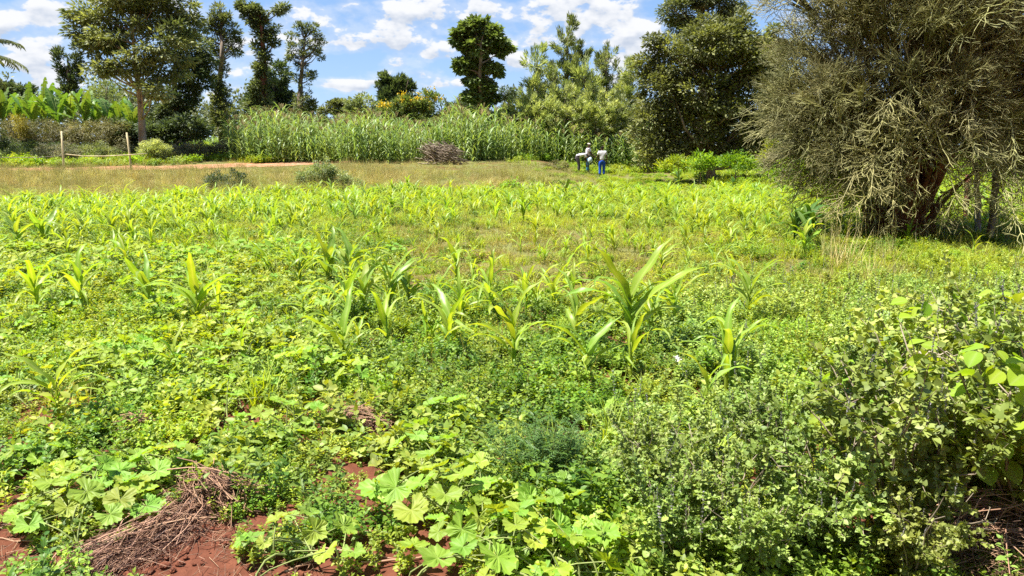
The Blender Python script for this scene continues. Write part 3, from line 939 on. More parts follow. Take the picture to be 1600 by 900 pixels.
def tree(name, label, cat, D, trunk, lobes, leafm, n_leaf, leaf=(.22, .5), group=None, clump=.5, n_clump=120, barkm='bark', tr=.22, seed=0, tm=T_DIAMOND, flat=.7, up=.0, limbs=24,
         depth=.9, spiky=0.0, hollow=.45, trunk2=None, flowers=None, lobe_dy=0.0, rag=1.12):
    """trunk: photograph pixels from the base up; lobes: (px, py, rx, ry[, dy]) of the crown outline at ground distance D"""
    r = np.random.default_rng(seed)
    P0 = at(trunk[0][0], trunk[0][1], D); P0[2] = ground_z(P0[0], P0[1]) - .05
    root = thing(name, P0, label, cat, group)
    tp = [P0] + [at(x, y, D + .25 * r.normal()) for x, y in trunk[1:]]
    tp = np.array(tp)
    # resample the trunk
    s = np.linspace(0, 1, 14); s0 = np.linspace(0, 1, len(tp))
    C = np.stack([np.interp(s, s0, tp[:, i]) for i in range(3)], 1) + r.normal(size=(14, 3)) * tr * .12 * (s[:, None] > 0)
    mb = MB()
    mb.tube(C, tr * (1.25 - s * .95) * (1 + .5 * np.exp(-s * 18)), 9, .5, 0, jit=.06, rng=r)
    if trunk2:
        for t2 in trunk2:
            t2p = np.array([at(x, y, D + .4 * r.normal()) for x, y in t2]); s2 = np.linspace(0, 1, 9)
            C2 = np.stack([np.interp(s2, np.linspace(0, 1, len(t2p)), t2p[:, i]) for i in range(3)], 1)
            mb.tube(C2, tr * .6 * (1 - s2 * .8), 7, .5, 0, jit=.06, rng=r)
    # clump centres
    L = []
    for lb in lobes:
        c = at(lb[0], lb[1], D + (lb[4] if len(lb) > 4 else 0) + lobe_dy)
        rx, ry = lb[2] * D / F, lb[3] * D / F
        L.append((c, np.array([rx, depth * (rx + ry) / 2, ry])))
    vol = np.array([np.prod(q[1]) ** .72 for q in L]); vol /= vol.sum()
    which = r.choice(len(L), n_clump, p=vol)
    K = np.empty((n_clump, 3))
    for i, w in enumerate(which):
        d = unit(r.normal(size=3)); rad = (hollow + (1 - hollow) * r.uniform()) ** (1 / 1.6)
        K[i] = L[w][0] + d * rad * L[w][1] * r.uniform(.72, rag)
    cen = np.array([L[w][0] for w in which])
    cs = clump * .86 * r.uniform(.45, 1.25, n_clump)
    lw = cs ** 2; lw /= lw.sum()
    ci = r.choice(n_clump, n_leaf, p=lw)
    d = unit(r.normal(size=(n_leaf, 3))); rr = r.uniform(size=(n_leaf, 1)) ** .5
    off = d * rr * cs[ci][:, None] * np.array([1, 1, flat])
    out = unit(K - cen)[ci]
    if spiky:
        off = off * .45 + (out * .6 + np.array([0, 0, .8]))[:] * (r.uniform(size=(n_leaf, 1)) * cs[ci][:, None] * spiky)
    P = K[ci] + off
    A = unit(off + out * .4 * cs[ci][:, None] + r.normal(size=(n_leaf, 3)) * .25 * cs[ci][:, None]) + np.array([0, 0, up])
    Nn = np.array([0, 0, 1.0]) + r.normal(size=(n_leaf, 3)) * .55 + out * .35
    ll = leaf[0] * r.uniform(.6, 1.25, n_leaf)
    tint = np.clip(.42 + .3 * r.normal(size=n_clump)[ci] + .22 * r.normal(size=n_leaf), 0, 1)
    cb = MB()
    leaves(cb, P, A, Nn, ll, ll * leaf[1], tint, tm, 0)
    mats = [M[leafm]]
    if flowers:
        fm, nf, fl = flowers
        fi = r.choice(np.where(K[:, 2] > np.median(K[:, 2]))[0], nf // 14 + 1)
        FP, FA = [], []
        for q in fi:
            base = K[q] + np.array([0, 0, cs[q] * flat * .9]) + r.normal(size=3) * .15
            for _ in range(14):
                FP.append(base + np.array([r.normal() * .09, r.normal() * .09, r.uniform(-.1, .28)])); FA.append(r.normal(size=3) + np.array([0, 0, 1.0]))
        leaves(cb, FP, FA, r.normal(size=(len(FP), 3)), fl, fl * .8, r.uniform(0, 1, len(FP)), T_DIAMOND, 1)
        mats.append(M[fm])
    link_mesh('crown', cb.build('crown', mats, offset=P0), root)
    # limbs reach from the trunk to some of the clumps
    if limbs:
        pick = r.choice(n_clump, min(limbs, n_clump), replace=False)
        for i in pick:
            tz = np.clip(K[i][2] - np.linalg.norm(K[i][:2] - C[:, :2].mean(0)) * .7, C[2][2], C[-1][2])
            j = int(np.argmin(abs(C[:, 2] - tz))); a = C[j]
            mid = (a + K[i]) / 2 + np.array([0, 0, -.08 * np.linalg.norm(K[i] - a)]) + r.normal(size=3) * .1 * clump
            r0 = tr * (.45 - .2 * j / 14)
            q = np.array([a, (a + mid) / 2 + r.normal(size=3) * .04, mid, (mid + K[i]) / 2, K[i]])
            mb.tube(q, [r0, r0 * .75, r0 * .55, r0 * .35, r0 * .15], 5, .5, 0, cap=False)
    link_mesh('trunk', mb.build('trunk', [M[barkm]], smooth=True, offset=P0), root)
    return root


# big broad-leaved tree and its neighbours at the far left
tree('broadleaf_tree', 'tall spreading broad-leaved tree with pale trunk rising above the banana plants', 'tree', 42,
     [(222, 228), (222, 195), (219, 150), (213, 110), (208, 60), (205, 10)],
     [(200, -12, 62, 34), (150, 25, 34, 22), (240, 20, 52, 34), (175, 58, 44, 26), (240, 70, 46, 30, -1.2), (150, 75, 24, 18), (205, 98, 50, 18, -1), (262, 108, 26, 20), (160, 108, 26, 12, -1), (245, 140, 26, 12, -1.4), (128, 48, 12, 14), (295, 40, 22, 24), (300, 10, 14, 18)],
     'cr_broad', 20000, (.29, .36), rag=1.3, clump=.66, n_clump=270, barkm='barkpale', tr=.17, seed=1, limbs=46, flat=.45, hollow=.2, trunk2=[[(219, 160), (245, 120), (262, 85), (268, 50)], [(216, 140), (185, 100), (165, 70), (150, 40)]])
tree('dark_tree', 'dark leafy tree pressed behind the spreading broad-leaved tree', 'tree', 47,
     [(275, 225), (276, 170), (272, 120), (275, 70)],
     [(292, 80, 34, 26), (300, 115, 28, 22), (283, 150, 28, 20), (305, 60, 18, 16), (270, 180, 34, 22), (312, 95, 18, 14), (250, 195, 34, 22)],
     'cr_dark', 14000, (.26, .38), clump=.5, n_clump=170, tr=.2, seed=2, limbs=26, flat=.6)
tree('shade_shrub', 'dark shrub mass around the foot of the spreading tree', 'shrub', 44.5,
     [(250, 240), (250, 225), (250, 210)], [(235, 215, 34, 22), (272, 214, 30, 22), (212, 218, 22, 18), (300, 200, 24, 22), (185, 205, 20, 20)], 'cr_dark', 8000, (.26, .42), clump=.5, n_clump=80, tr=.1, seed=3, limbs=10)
tree('cypress_tree', 'dark two-pronged narrow conifer beyond the banana plants', 'tree', 72,
     [(108, 170), (108, 130), (106, 90)], [(96, 104, 5, 14), (95, 84, 4, 8), (99, 124, 7, 12), (118, 92, 4, 12), (120, 74, 3, 8), (116, 115, 8, 12), (128, 102, 4, 5), (108, 142, 13, 12), (108, 162, 16, 12)], 'cr_dark', 6500, (.34, .30), rag=1.3, clump=.5, n_clump=90, tr=.25, seed=4, limbs=10, up=.8)
tree('feathery_tree', 'pale feathery sapling beside the conifer', 'tree', 60, [(165, 200), (165, 165), (168, 135)], [(165, 150, 22, 20), (155, 138, 10, 10), (180, 160, 14, 14)], 'cr_mid', 2200, (.30, .16), clump=.8, n_clump=34, tr=.09, seed=5, limbs=14)
tree('feathery_tree', 'tall tree with a flat tiered top and a trunk clothed in creeper', 'tree', 50,
     [(347, 215), (345, 170), (344, 120), (347, 85), (346, 50), (344, 15)],
     [(345, 14, 9, 7), (336, 26, 10, 5), (355, 28, 11, 5), (326, 38, 11, 4), (345, 40, 12, 6), (366, 42, 9, 4), (332, 52, 14, 5), (358, 54, 14, 5), (322, 64, 9, 4), (343, 66, 20, 5), (368, 68, 9, 4), (340, 80, 10, 6), (368, 80, 14, 3), (345, 100, 7, 12), (343, 122, 10, 12), (345, 145, 12, 12), (343, 168, 15, 14), (347, 192, 20, 18), (372, 60, 8, 4)],
     'cr_olive', 11500, (.23, .30), rag=1.5, clump=.32, n_clump=230, tr=.2, seed=6, limbs=60, up=.35, hollow=.15)
tree('creeper_tree', 'tallest crooked tree with a ragged forked top bending over', 'tree', 48,
     [(412, 200), (411, 150), (413, 110), (412, 80), (410, 50), (405, 25)],
     [(380, 8, 9, 6), (392, 16, 12, 8), (386, 28, 7, 5), (405, 34, 13, 9), (402, 20, 7, 5), (420, 22, 7, 4), (437, 14, 12, 4), (446, 10, 5, 4), (432, 46, 8, 4), (412, 54, 12, 9), (426, 66, 9, 4), (401, 74, 7, 6), (413, 88, 10, 10), (408, 112, 9, 12), (420, 125, 6, 6), (406, 142, 13, 14), (410, 170, 16, 18), (396, 160, 8, 10)],
     'cr_olive', 14000, (.22, .42), rag=1.4, clump=.36, n_clump=250, barkm='redbark', tr=.24, seed=7, limbs=50, hollow=.15)
tree('dense_tree', 'dense dark rounded tree standing behind the crooked tree', 'tree', 62,
     [(430, 200), (430, 170), (428, 130)], [(430, 125, 24, 28), (420, 155, 28, 26), (440, 165, 24, 28), (400, 165, 18, 24), (458, 180, 18, 18)], 'cr_dark', 12000, (.34, .4), clump=.6, n_clump=110, tr=.25, seed=8, limbs=8)
tree('open_tree', 'open-crowned dark tree with upright twigs beside the crooked tree', 'tree', 52,
     [(466, 200), (468, 160), (470, 125), (474, 95), (476, 60)],
     [(455, 54, 7, 9), (468, 46, 6, 9), (482, 44, 7, 8), (497, 50, 6, 11), (461, 72, 8, 8), (477, 64, 9, 8), (492, 72, 9, 8), (504, 64, 4, 6), (478, 86, 12, 7), (500, 86, 6, 7), (456, 90, 6, 5), (470, 104, 9, 6), (486, 118, 11, 5), (466, 124, 6, 5), (482, 134, 8, 5), (470, 152, 12, 14), (486, 165, 9, 10), (470, 182, 17, 14)],
     'cr_olive', 6000, (.21, .36), rag=1.35, clump=.30, n_clump=150, tr=.17, seed=9, limbs=60, up=.3, hollow=.1)
tree('bush_tree', 'grey-green low tree in the gap beyond the tall maize', 'tree', 80,
     [(530, 190), (530, 175), (530, 162)], [(530, 170, 20, 13), (508, 178, 14, 12), (548, 176, 12, 12)], 'cr_olive', 4500, (.34, .4), clump=.5, n_clump=50, tr=.15, seed=10, limbs=6)
tree('round_bush', 'round olive-green bush rising behind the tall maize', 'bush', 55,
     [(572, 215), (572, 190), (572, 165)], [(570, 170, 30, 22), (550, 182, 20, 18), (595, 182, 20, 20), (575, 192, 40, 18)], 'cr_mid', 10000, (.22, .4), clump=.4, n_clump=120, tr=.12, seed=11, limbs=12)
tree('upright_tree', 'dark clump of upright trees behind the orange flowering bush', 'tree', 66,
     [(616, 190), (616, 160), (614, 130)], [(596, 134, 5, 9), (600, 122, 3, 6), (607, 130, 5, 9), (618, 132, 5, 10), (624, 124, 3, 6), (631, 130, 5, 8), (640, 134, 4, 9), (618, 146, 22, 9), (618, 158, 26, 10)], 'cr_dark', 9000, (.34, .36), clump=.5, n_clump=90, rag=1.35, tr=.16, seed=12, limbs=20, up=.9,
     trunk2=[[(618, 180), (632, 150), (638, 125)], [(614, 180), (602, 150), (598, 120)]])
tree('flowering_bush', 'tall bush covered with orange flowers behind the maize', 'bush', 50,
     [(648, 215), (648, 190), (648, 165)], [(640, 168, 30, 18), (672, 165, 24, 18), (610, 178, 24, 14), (655, 190, 48, 20), (690, 185, 12, 14)], 'cr_green', 13000, (.20, .38), clump=.4, n_clump=150, tr=.08, seed=13, limbs=22, up=.4,
     flowers=('orange', 950, .13))
tree('blob_tree', 'lone tall tree with large rounded leaf clumps against the sky', 'tree', 46,
     [(752, 215), (750, 185), (752, 160), (750, 120), (752, 70)],
     [(750, 45, 28, 14), (726, 60, 13, 13), (768, 66, 24, 15), (786, 76, 10, 12), (745, 76, 22, 12), (724, 104, 15, 11), (750, 100, 20, 9), (772, 108, 11, 9), (742, 124, 18, 8), (754, 140, 20, 11), (738, 150, 13, 8), (768, 152, 12, 9)],
     'cr_green', 19000, (.24, .72), clump=.48, n_clump=190, tr=.22, seed=14, tm=T_HEART, flat=.55, limbs=34, hollow=.35)
tree('dark_bush', 'low dark tree beneath the lone rounded tree', 'tree', 60, [(728, 200), (728, 180), (728, 165)], [(728, 165, 20, 16), (715, 178, 16, 14), (745, 172, 16, 14)], 'cr_dark', 5000, (.26, .4), clump=.4, n_clump=60, tr=.12, seed=15, limbs=6)
tree('thin_tree', 'thin sparse dark tree far beyond the maize', 'tree', 90, [(795, 180), (795, 155), (793, 140)], [(793, 145, 12, 10), (800, 158, 9, 8), (785, 156, 8, 6)], 'cr_dark', 1100, (.34, .4), clump=.5, n_clump=22, tr=.12, seed=16, limbs=14)
# light feathery plantation
for i, (px, top, hw, nl, mt, lab) in enumerate([
        (840, 78, 20, 5200, 'cr_light', 'slim pale feathery tree at the open side of the plantation'),
        (887, 40, 26, 9500, 'cr_mid', 'tallest pointed tree of the pale plantation'),
        (948, 78, 24, 6500, 'cr_mid', 'feathery tree with a dark stem near the workers'),
        (915, 100, 20, 5200, 'cr_light', 'pale feathery tree between the pointed tree and the dark-stemmed tree'),
        (985, 92, 20, 5500, 'cr_light', 'pale feathery tree touching the great dark tree'),
        (868, 108, 18, 4200, 'cr_light', 'short pale feathery tree beneath the pointed tree')]):
    lb = []
    H = 205 - top
    for j in range(7):
        f = j / 6
        lb.append((px + (-1) ** j * hw * .3, top + 8 + H * .8 * f, hw * (.30 + .75 * math.sin(min(1, f * 1.25) * 1.7)), H * .10, (-1) ** j * .4))
    tree('feathery_tree', lab, 'tree', 47 + (i * 37 % 5) * 1.2, [(px, 240), (px + 1, 180), (px - 1, 130), (px, top + 5)], lb, mt, nl, (.30, .17), group='pale feathery trees behind the maize',
         clump=.55, n_clump=110, tr=.09, seed=20 + i, limbs=46, up=.45, spiky=.9, hollow=.05)
for i, (px, py, rx, ry, mt, lab) in enumerate([
        (830, 175, 34, 26, 'cr_light', 'pale round bush behind the brushwood pile end of the maize'), (878, 170, 34, 32, 'cr_light', 'pale bushy growth under the tallest pointed tree'),
        (930, 172, 32, 34, 'cr_light', 'bright bushy growth behind the two standing workers'), (975, 176, 30, 34, 'cr_mid', 'bushy growth against the great dark tree'),
        (775, 185, 26, 16, 'cr_mid', 'low bush at the foot of the lone rounded tree'), (800, 190, 20, 14, 'cr_olive', 'small olive bush between the lone tree and the plantation')]):
    tree('bush', lab, 'bush', 45.5 + i * .5, [(px, 235), (px, py + 20), (px, py)], [(px, py, rx, ry * .7), (px - rx * .5, py + ry * .5, rx * .7, ry * .6), (px + rx * .5, py + ry * .4, rx * .7, ry * .6), (px, py + ry, rx, ry * .5)],
         mt, 8500, (.19, .28), group='bushes behind the maize', rag=1.55, spiky=.7, clump=.5, n_clump=100, tr=.06, seed=30 + i, limbs=20, up=.3)
# great dark tree and the eucalypt behind it
tree('great_tree', 'great dense dark tree with glossy leaves hanging low over sunlit shrubs', 'tree', 35,
     [(1110, 272), (1112, 250), (1105, 190), (1110, 120), (1115, 60)],
     [(1110, 72, 78, 36), (1052, 105, 50, 36), (1165, 95, 54, 42), (1030, 150, 42, 38), (1100, 150, 74, 44), (1180, 150, 50, 44), (1018, 198, 36, 32), (1075, 205, 60, 30), (1145, 202, 60, 30), (1200, 200, 40, 38),
      (1030, 232, 34, 18, -.5), (1004, 252, 16, 16, -.8), (1022, 62, 12, 12), (1205, 110, 26, 30), (1130, 42, 44, 22), (1080, 232, 40, 10), (1215, 240, 30, 22), (1150, 236, 44, 14), (1095, 240, 36, 12), (1048, 244, 26, 14), (1185, 246, 22, 12)],
     'cr_glossy', 56000, (.18, .50), clump=.55, n_clump=760, tr=.17, seed=40, tm=T_LEAF, flat=.7, limbs=120, hollow=.45, depth=.85, trunk2=[[(1110, 250), (1070, 200), (1050, 140)], [(1112, 250), (1160, 190), (1175, 120)]])
for i, (px, py, rx, ry, lab) in enumerate([(1060, 250, 20, 9, 'bright yellow-green shrub in the sun beneath the great dark tree'), (1095, 248, 18, 10, 'second sunlit shrub beneath the middle of the great dark tree'), (1150, 250, 24, 11, 'wide sunlit shrub beneath the great dark tree, nearer the pencil bush'),
                                           (1205, 236, 14, 18, 'tall yellow-green shrub between the great dark tree and the pencil bush'), (1228, 262, 18, 16, 'pale green shrub at the skirt of the pencil bush')]):
    tree('shrub', lab, 'shrub', 32.5 - i * .8, [(px, 272), (px, py + 6), (px, py)], [(px, py + 3, rx * .7, ry * .9), (px - rx * .9, py + 9, rx * .5, ry * .4), (px + rx * .8, py + 6, rx * .6, ry * .6)],
         'weed', 1300, (.13, .42), group='sunlit shrubs under the great dark tree', rag=1.7, clump=.34, n_clump=34, tr=.02, seed=80 + i, limbs=14, up=.4, barkm='twig')
tree('eucalyptus_tree', 'tall grey-green tree whose top shows above the great dark tree', 'tree', 48,
     [(1098, 230), (1098, 150), (1095, 80), (1092, 20), (1092, -40)],
     [(1060, 15, 30, 20), (1095, -5, 40, 24), (1135, 5, 28, 22), (1052, 45, 20, 16), (1085, 45, 28, 22), (1125, 48, 30, 22), (1150, 25, 12, 16), (1095, -45, 36, 26)],
     'cr_olive', 14000, (.26, .34), clump=.6, n_clump=160, barkm='barkpale', tr=.3, seed=41, limbs=60, hollow=.15)
tree('small_tree', 'small sunlit tree between the great dark tree and the pencil bush', 'tree', 40, [(1214, 270), (1213, 150), (1212, 60)], [(1212, 48, 10, 8), (1205, 85, 22, 26), (1225, 70, 14, 20), (1215, 140, 26, 40), (1222, 200, 30, 36)], 'cr_olive', 8000, (.2, .5), clump=.4, n_clump=110, tr=.1, seed=42, limbs=30)
# low bushes beyond the path
for i, (px, py, rx, ry, mt, lab) in enumerate([
        (85, 240, 34, 15, 'cr_grey', 'greyish bush behind the first barrier post'), (30, 243, 30, 10, 'cr_mid', 'low green bush near the shaded end of the hedge'), (150, 238, 34, 13, 'cr_mid', 'green bush behind the middle of the pole barrier'),
        (182, 240, 22, 12, 'cr_grey', 'grey seeding bush just before the second barrier post'), (238, 232, 18, 12, 'cr_light', 'yellow-green shoots of a bush past the end of the pole'), (262, 238, 26, 10, 'cr_grey', 'grey flowering bush past the end of the pole'),
        (300, 236, 24, 13, 'cr_grey', 'wide grey-purple bush beside the red path'), (340, 236, 24, 13, 'cr_grey', 'grey-purple bush closest to the tall maize'), (118, 250, 20, 8, 'cr_grey', 'small grey bush under the pole')]):
    tree('bush', lab, 'bush', 39.5 + (i % 4) * .9, [(px, 255), (px, py + 6), (px, py)], [(px, py, rx, ry), (px - rx * .4, py + 5, rx * .7, ry * .7), (px + rx * .4, py + 4, rx * .7, ry * .8)],
         mt, 5000, (.11, .3), group='bushes along the far side of the path', rag=1.5, clump=.25, n_clump=90, tr=.03, seed=50 + i, limbs=16, up=.5, barkm='twig')
# two dark bushes on the grass bank
tree('bush', 'low dark bramble on the grass bank nearer the maize barrier end', 'bush', 27.5, [(358, 300), (358, 292), (358, 285)], [(358, 283, 34, 17), (338, 289, 20, 12), (378, 288, 20, 12)], 'cr_dark', 6500, (.08, .4), group='brambles on the bank', clump=.2, n_clump=80, tr=.02, seed=61, limbs=20, barkm='twig')
tree('bush', 'larger tangled green bramble with pale shoots in the middle of the bank', 'bush', 28.5, [(505, 296), (505, 280), (503, 265)], [(500, 272, 34, 18), (480, 280, 24, 13), (530, 280, 26, 13), (503, 254, 14, 9), (550, 285, 18, 9)], 'cr_mid', 8500, (.085, .4), group='brambles on the bank', clump=.22, n_clump=110, tr=.03, seed=62, limbs=36, barkm='twig')
tree('bush', 'small tangled dry bramble beside the bending worker', 'bush', 38, [(848, 270), (848, 262), (848, 258)], [(845, 262, 24, 8), (870, 262, 20, 10), (815, 264, 20, 6)], 'cr_brown', 3600, (.08, .4), group='brambles on the bank', clump=.2, n_clump=60, tr=.02, seed=63, limbs=20, barkm='twig')
# hedge of dry creeper
h = tree('hedge', 'long thick hedge smothered in dry brown creeper with dark shade beneath', 'hedge', 43.5, [(100, 250), (100, 225), (100, 205)],
         [(20, 205, 26, 17), (60, 203, 36, 16), (105, 205, 36, 16), (150, 205, 34, 18), (185, 212, 22, 18), (60, 222, 45, 12, .6), (110, 222, 45, 12, .6), (155, 225, 36, 10, .6), (15, 222, 26, 14, .6)],
         'cr_brown', 26000, (.14, .22), clump=.4, n_clump=330, tr=.08, seed=70, limbs=40, up=-.5, barkm='twig', depth=1.0, hollow=.55)
tree('creeper', 'yellow creeper hanging over the end of the hedge', 'creeper', 42.3, [(34, 250), (32, 215), (30, 190)], [(26, 184, 9, 6), (32, 196, 8, 10), (38, 210, 5, 9)], 'yellow', 1500, (.12, .22), clump=.3, n_clump=50, tr=.03, seed=71, limbs=12, up=-.7, barkm='twig')
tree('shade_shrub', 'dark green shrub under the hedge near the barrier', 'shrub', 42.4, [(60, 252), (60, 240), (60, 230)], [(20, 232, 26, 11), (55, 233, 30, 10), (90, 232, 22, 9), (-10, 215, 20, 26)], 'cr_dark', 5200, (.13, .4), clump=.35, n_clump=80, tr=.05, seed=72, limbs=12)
# leafy mass above and behind the bananas
tree('dark_bush', 'dark leafy bush behind the banana plants at the frame edge', 'bush', 58, [(12, 190), (12, 160), (14, 140)], [(15, 143, 24, 12), (38, 140, 14, 9), (-8, 150, 20, 18)], 'cr_dark', 4500, (.3, .4), clump=.5, n_clump=60, tr=.1, seed=73, limbs=14)


def far_wood():
    """the far-off wood that closes every gap under the sky"""
    r = np.random.default_rng(99); mb = MB()
    n = 60000
    x = r.uniform(-110, 110, n); y = 105 + 10 * r.uniform(size=n)
    top = 6.5 + 1.6 * np.sin(x * .31) + 1.2 * np.sin(x * .83 + 1) + .9 * np.sin(x * 2.1 + 2) + .6 * np.sin(x * 5.3)
    top = top - 2.4 * np.exp(-((x + 22) / 9) ** 2) + 1.5 * sstep(-35, -60, x)
    z = 1.2 + top * r.uniform(size=n) ** .6
    P = np.stack([x, y, z], 1)
    L = r.uniform(.4, .8, n)
    leaves(mb, P, r.normal(size=(n, 3)), r.normal(size=(n, 3)) + np.array([0, -.2, 1]), L, L * .6, np.clip(.35 + .25 * np.sin(x * .9) + .2 * r.normal(size=n), 0, 1), T_DIAMOND)
    o = link_mesh('far_wood', mb.build('far_wood', [M['cr_olive']]))
    tag(o, 'far-off dark green wood closing the horizon', None, None, 'stuff')


far_wood()


def banana_leaf_mesh(seed, mat, L=2.2, W=.55):
    r = np.random.default_rng(seed); mb = MB(); n = 12
    th0, dr = r.uniform(1.15, 1.5), r.uniform(.25, 1.3)
    C = ribbon(MB(), (0, 0, 0), 0, th0, dr, L, W, n, rng=r)
    t = np.linspace(0, 1, n + 1)
    w = W * .5 * np.sin(np.clip((t - .12) / .9, 0, 1) * math.pi) ** .55
    T = np.gradient(C, axis=0); T = unit(T); side = np.array([0, 1.0, 0]); Nn = unit(np.cross(T, side))
    for s in (-1, 1):
        for i in range(n):
            if w[i] + w[i + 1] < .02: continue
            g = .10 if r.uniform() < .4 else 0.0             # a tear between strips
            fa = r.uniform(-.1, .45)
            a, b = C[i], C[i + 1]
            e1 = a + (b - a) * g + side * s * w[i] + Nn[i] * -fa * w[i]; e2 = b - (b - a) * g + side * s * w[i + 1] + Nn[i] * -fa * w[i + 1]
            mb.add([a, b, e2, e1], [[0, 1, 2, 3]], [1, 1, 0, 0])
    mb.tube(C[:-1], np.linspace(.035, .008, n), 4, 1.0, 0, cap=False)
    return mb.build('leaf', [mat])


def bananas():
    r = np.random.default_rng(7)
    lv = [banana_leaf_mesh(i, M['banana']) for i in range(6)]
    dry = banana_leaf_mesh(8, M['bananadry'], 1.6, .3)
    mb = MB(); mb.tube([(0, 0, -.1), (0.03, 0, .8), (.02, .03, 1.8), (0, 0, 2.3)], [.17, .15, .11, .07], 8)
    stem = mb.build('pseudostem', [M['stem']], smooth=True)
    spots = [(6, 50, 1.08), (30, 52, 1.1), (52, 49, 1.05), (74, 51, 1.15), (92, 48.5, 1.0), (112, 50, 1.12), (134, 48.5, .98), (152, 50, 1.0), (172, 48.5, .92), (192, 48, .9), (208, 47, .85), (-20, 49, 1.1), (-50, 50, 1.1)]
    ds = ['beside the yellow creeper', 'just past the yellow creeper', 'in front of the dark leafy bush', 'short of the two-pronged conifer', 'below the two-pronged conifer', 'directly beyond the first barrier post', 'near the middle of the hedge',
          'below the pale feathery sapling', 'beyond the far half of the hedge', 'at the foot of the spreading tree', 'half hidden behind the pale trunk', 'at the very edge of the view', 'past the edge of the view']
    for i, ((px, D, s), dd) in enumerate(zip(spots, ds)):
        p = at(px, 200, D); p[2] = ground_z(p[0], p[1])
        o = thing('banana_plant', p, 'banana plant with broad upright leaves ' + dd, 'banana plant', 'banana plants behind the hedge', r.uniform(0, 6.28), s)
        link_mesh('pseudostem', stem, o)
        n = 9
        for j in range(n):
            a = j * 2.4 + r.normal() * .3
            link_mesh('leaf', lv[r.integers(6)], o, (.03 * math.cos(a), .03 * math.sin(a), 2.0 + .035 * j), (0, r.normal() * .14 + .20 - .04 * j, a), r.uniform(.75, 1.1))
        link_mesh('dry_leaf', dry, o, (0, 0, 1.9), (0, 1.3, r.uniform(0, 6)), 1.0)
    # a nearer palm-like frond entering at the top left
    p = at(-75, 100, 40); p[2] = ground_z(p[0], p[1])
    o = thing('palm_tree', p, 'palm whose drooping feather fronds enter beside the sky at the edge', 'palm')
    mb = MB(); top = at(-75, 95, 40) - p
    mb.tube([(0, 0, -.1), (.05, 0, 2), tuple(top * .99)], [.22, .18, .14], 9, jit=.05, rng=r)
    link_mesh('trunk', mb.build('trunk', [M['bark']], smooth=True), o)
    mb = MB()
    nf = 26; C = ribbon(MB(), (0, 0, 0), 0, .75, 1.25, 3.9, .2, nf, rng=r)
    T = unit(np.gradient(C, axis=0)); P, A, Nn = [], [], []
    for i in range(3, nf + 1):
        for s in (-1, 1):
            for k in range(2):
                P.append(C[i] - T[i] * k * .07); A.append(T[i] * .45 + np.array([0, s * .7, -.55]) + r.normal(size=3) * .12); Nn.append(T[i] + np.array([0, 0, .2]))
    leaves(mb, P, A, np.array(Nn), .46, .11, r.uniform(.3, 1, len(P)), T_DIAMOND)
    mb.tube(C, np.linspace(.03, .008, nf + 1), 4, .8, 0)
    fr = mb.build('frond', [M['cr_olive']])
    for a, e, s in ((0.05, .0, 1), (-.35, .28, .95), (.5, .3, .9), (1.3, .2, 1), (2.2, .1, 1), (3.0, .2, .9), (-1.2, .2, 1), (-2.1, .2, .9), (.1, -.6, .9), (-.15, .65, .85)):
        link_mesh('frond', fr, o, top, (0, e, a), s)


bananas()

# ------------------------------------------------------------------ pencil tree


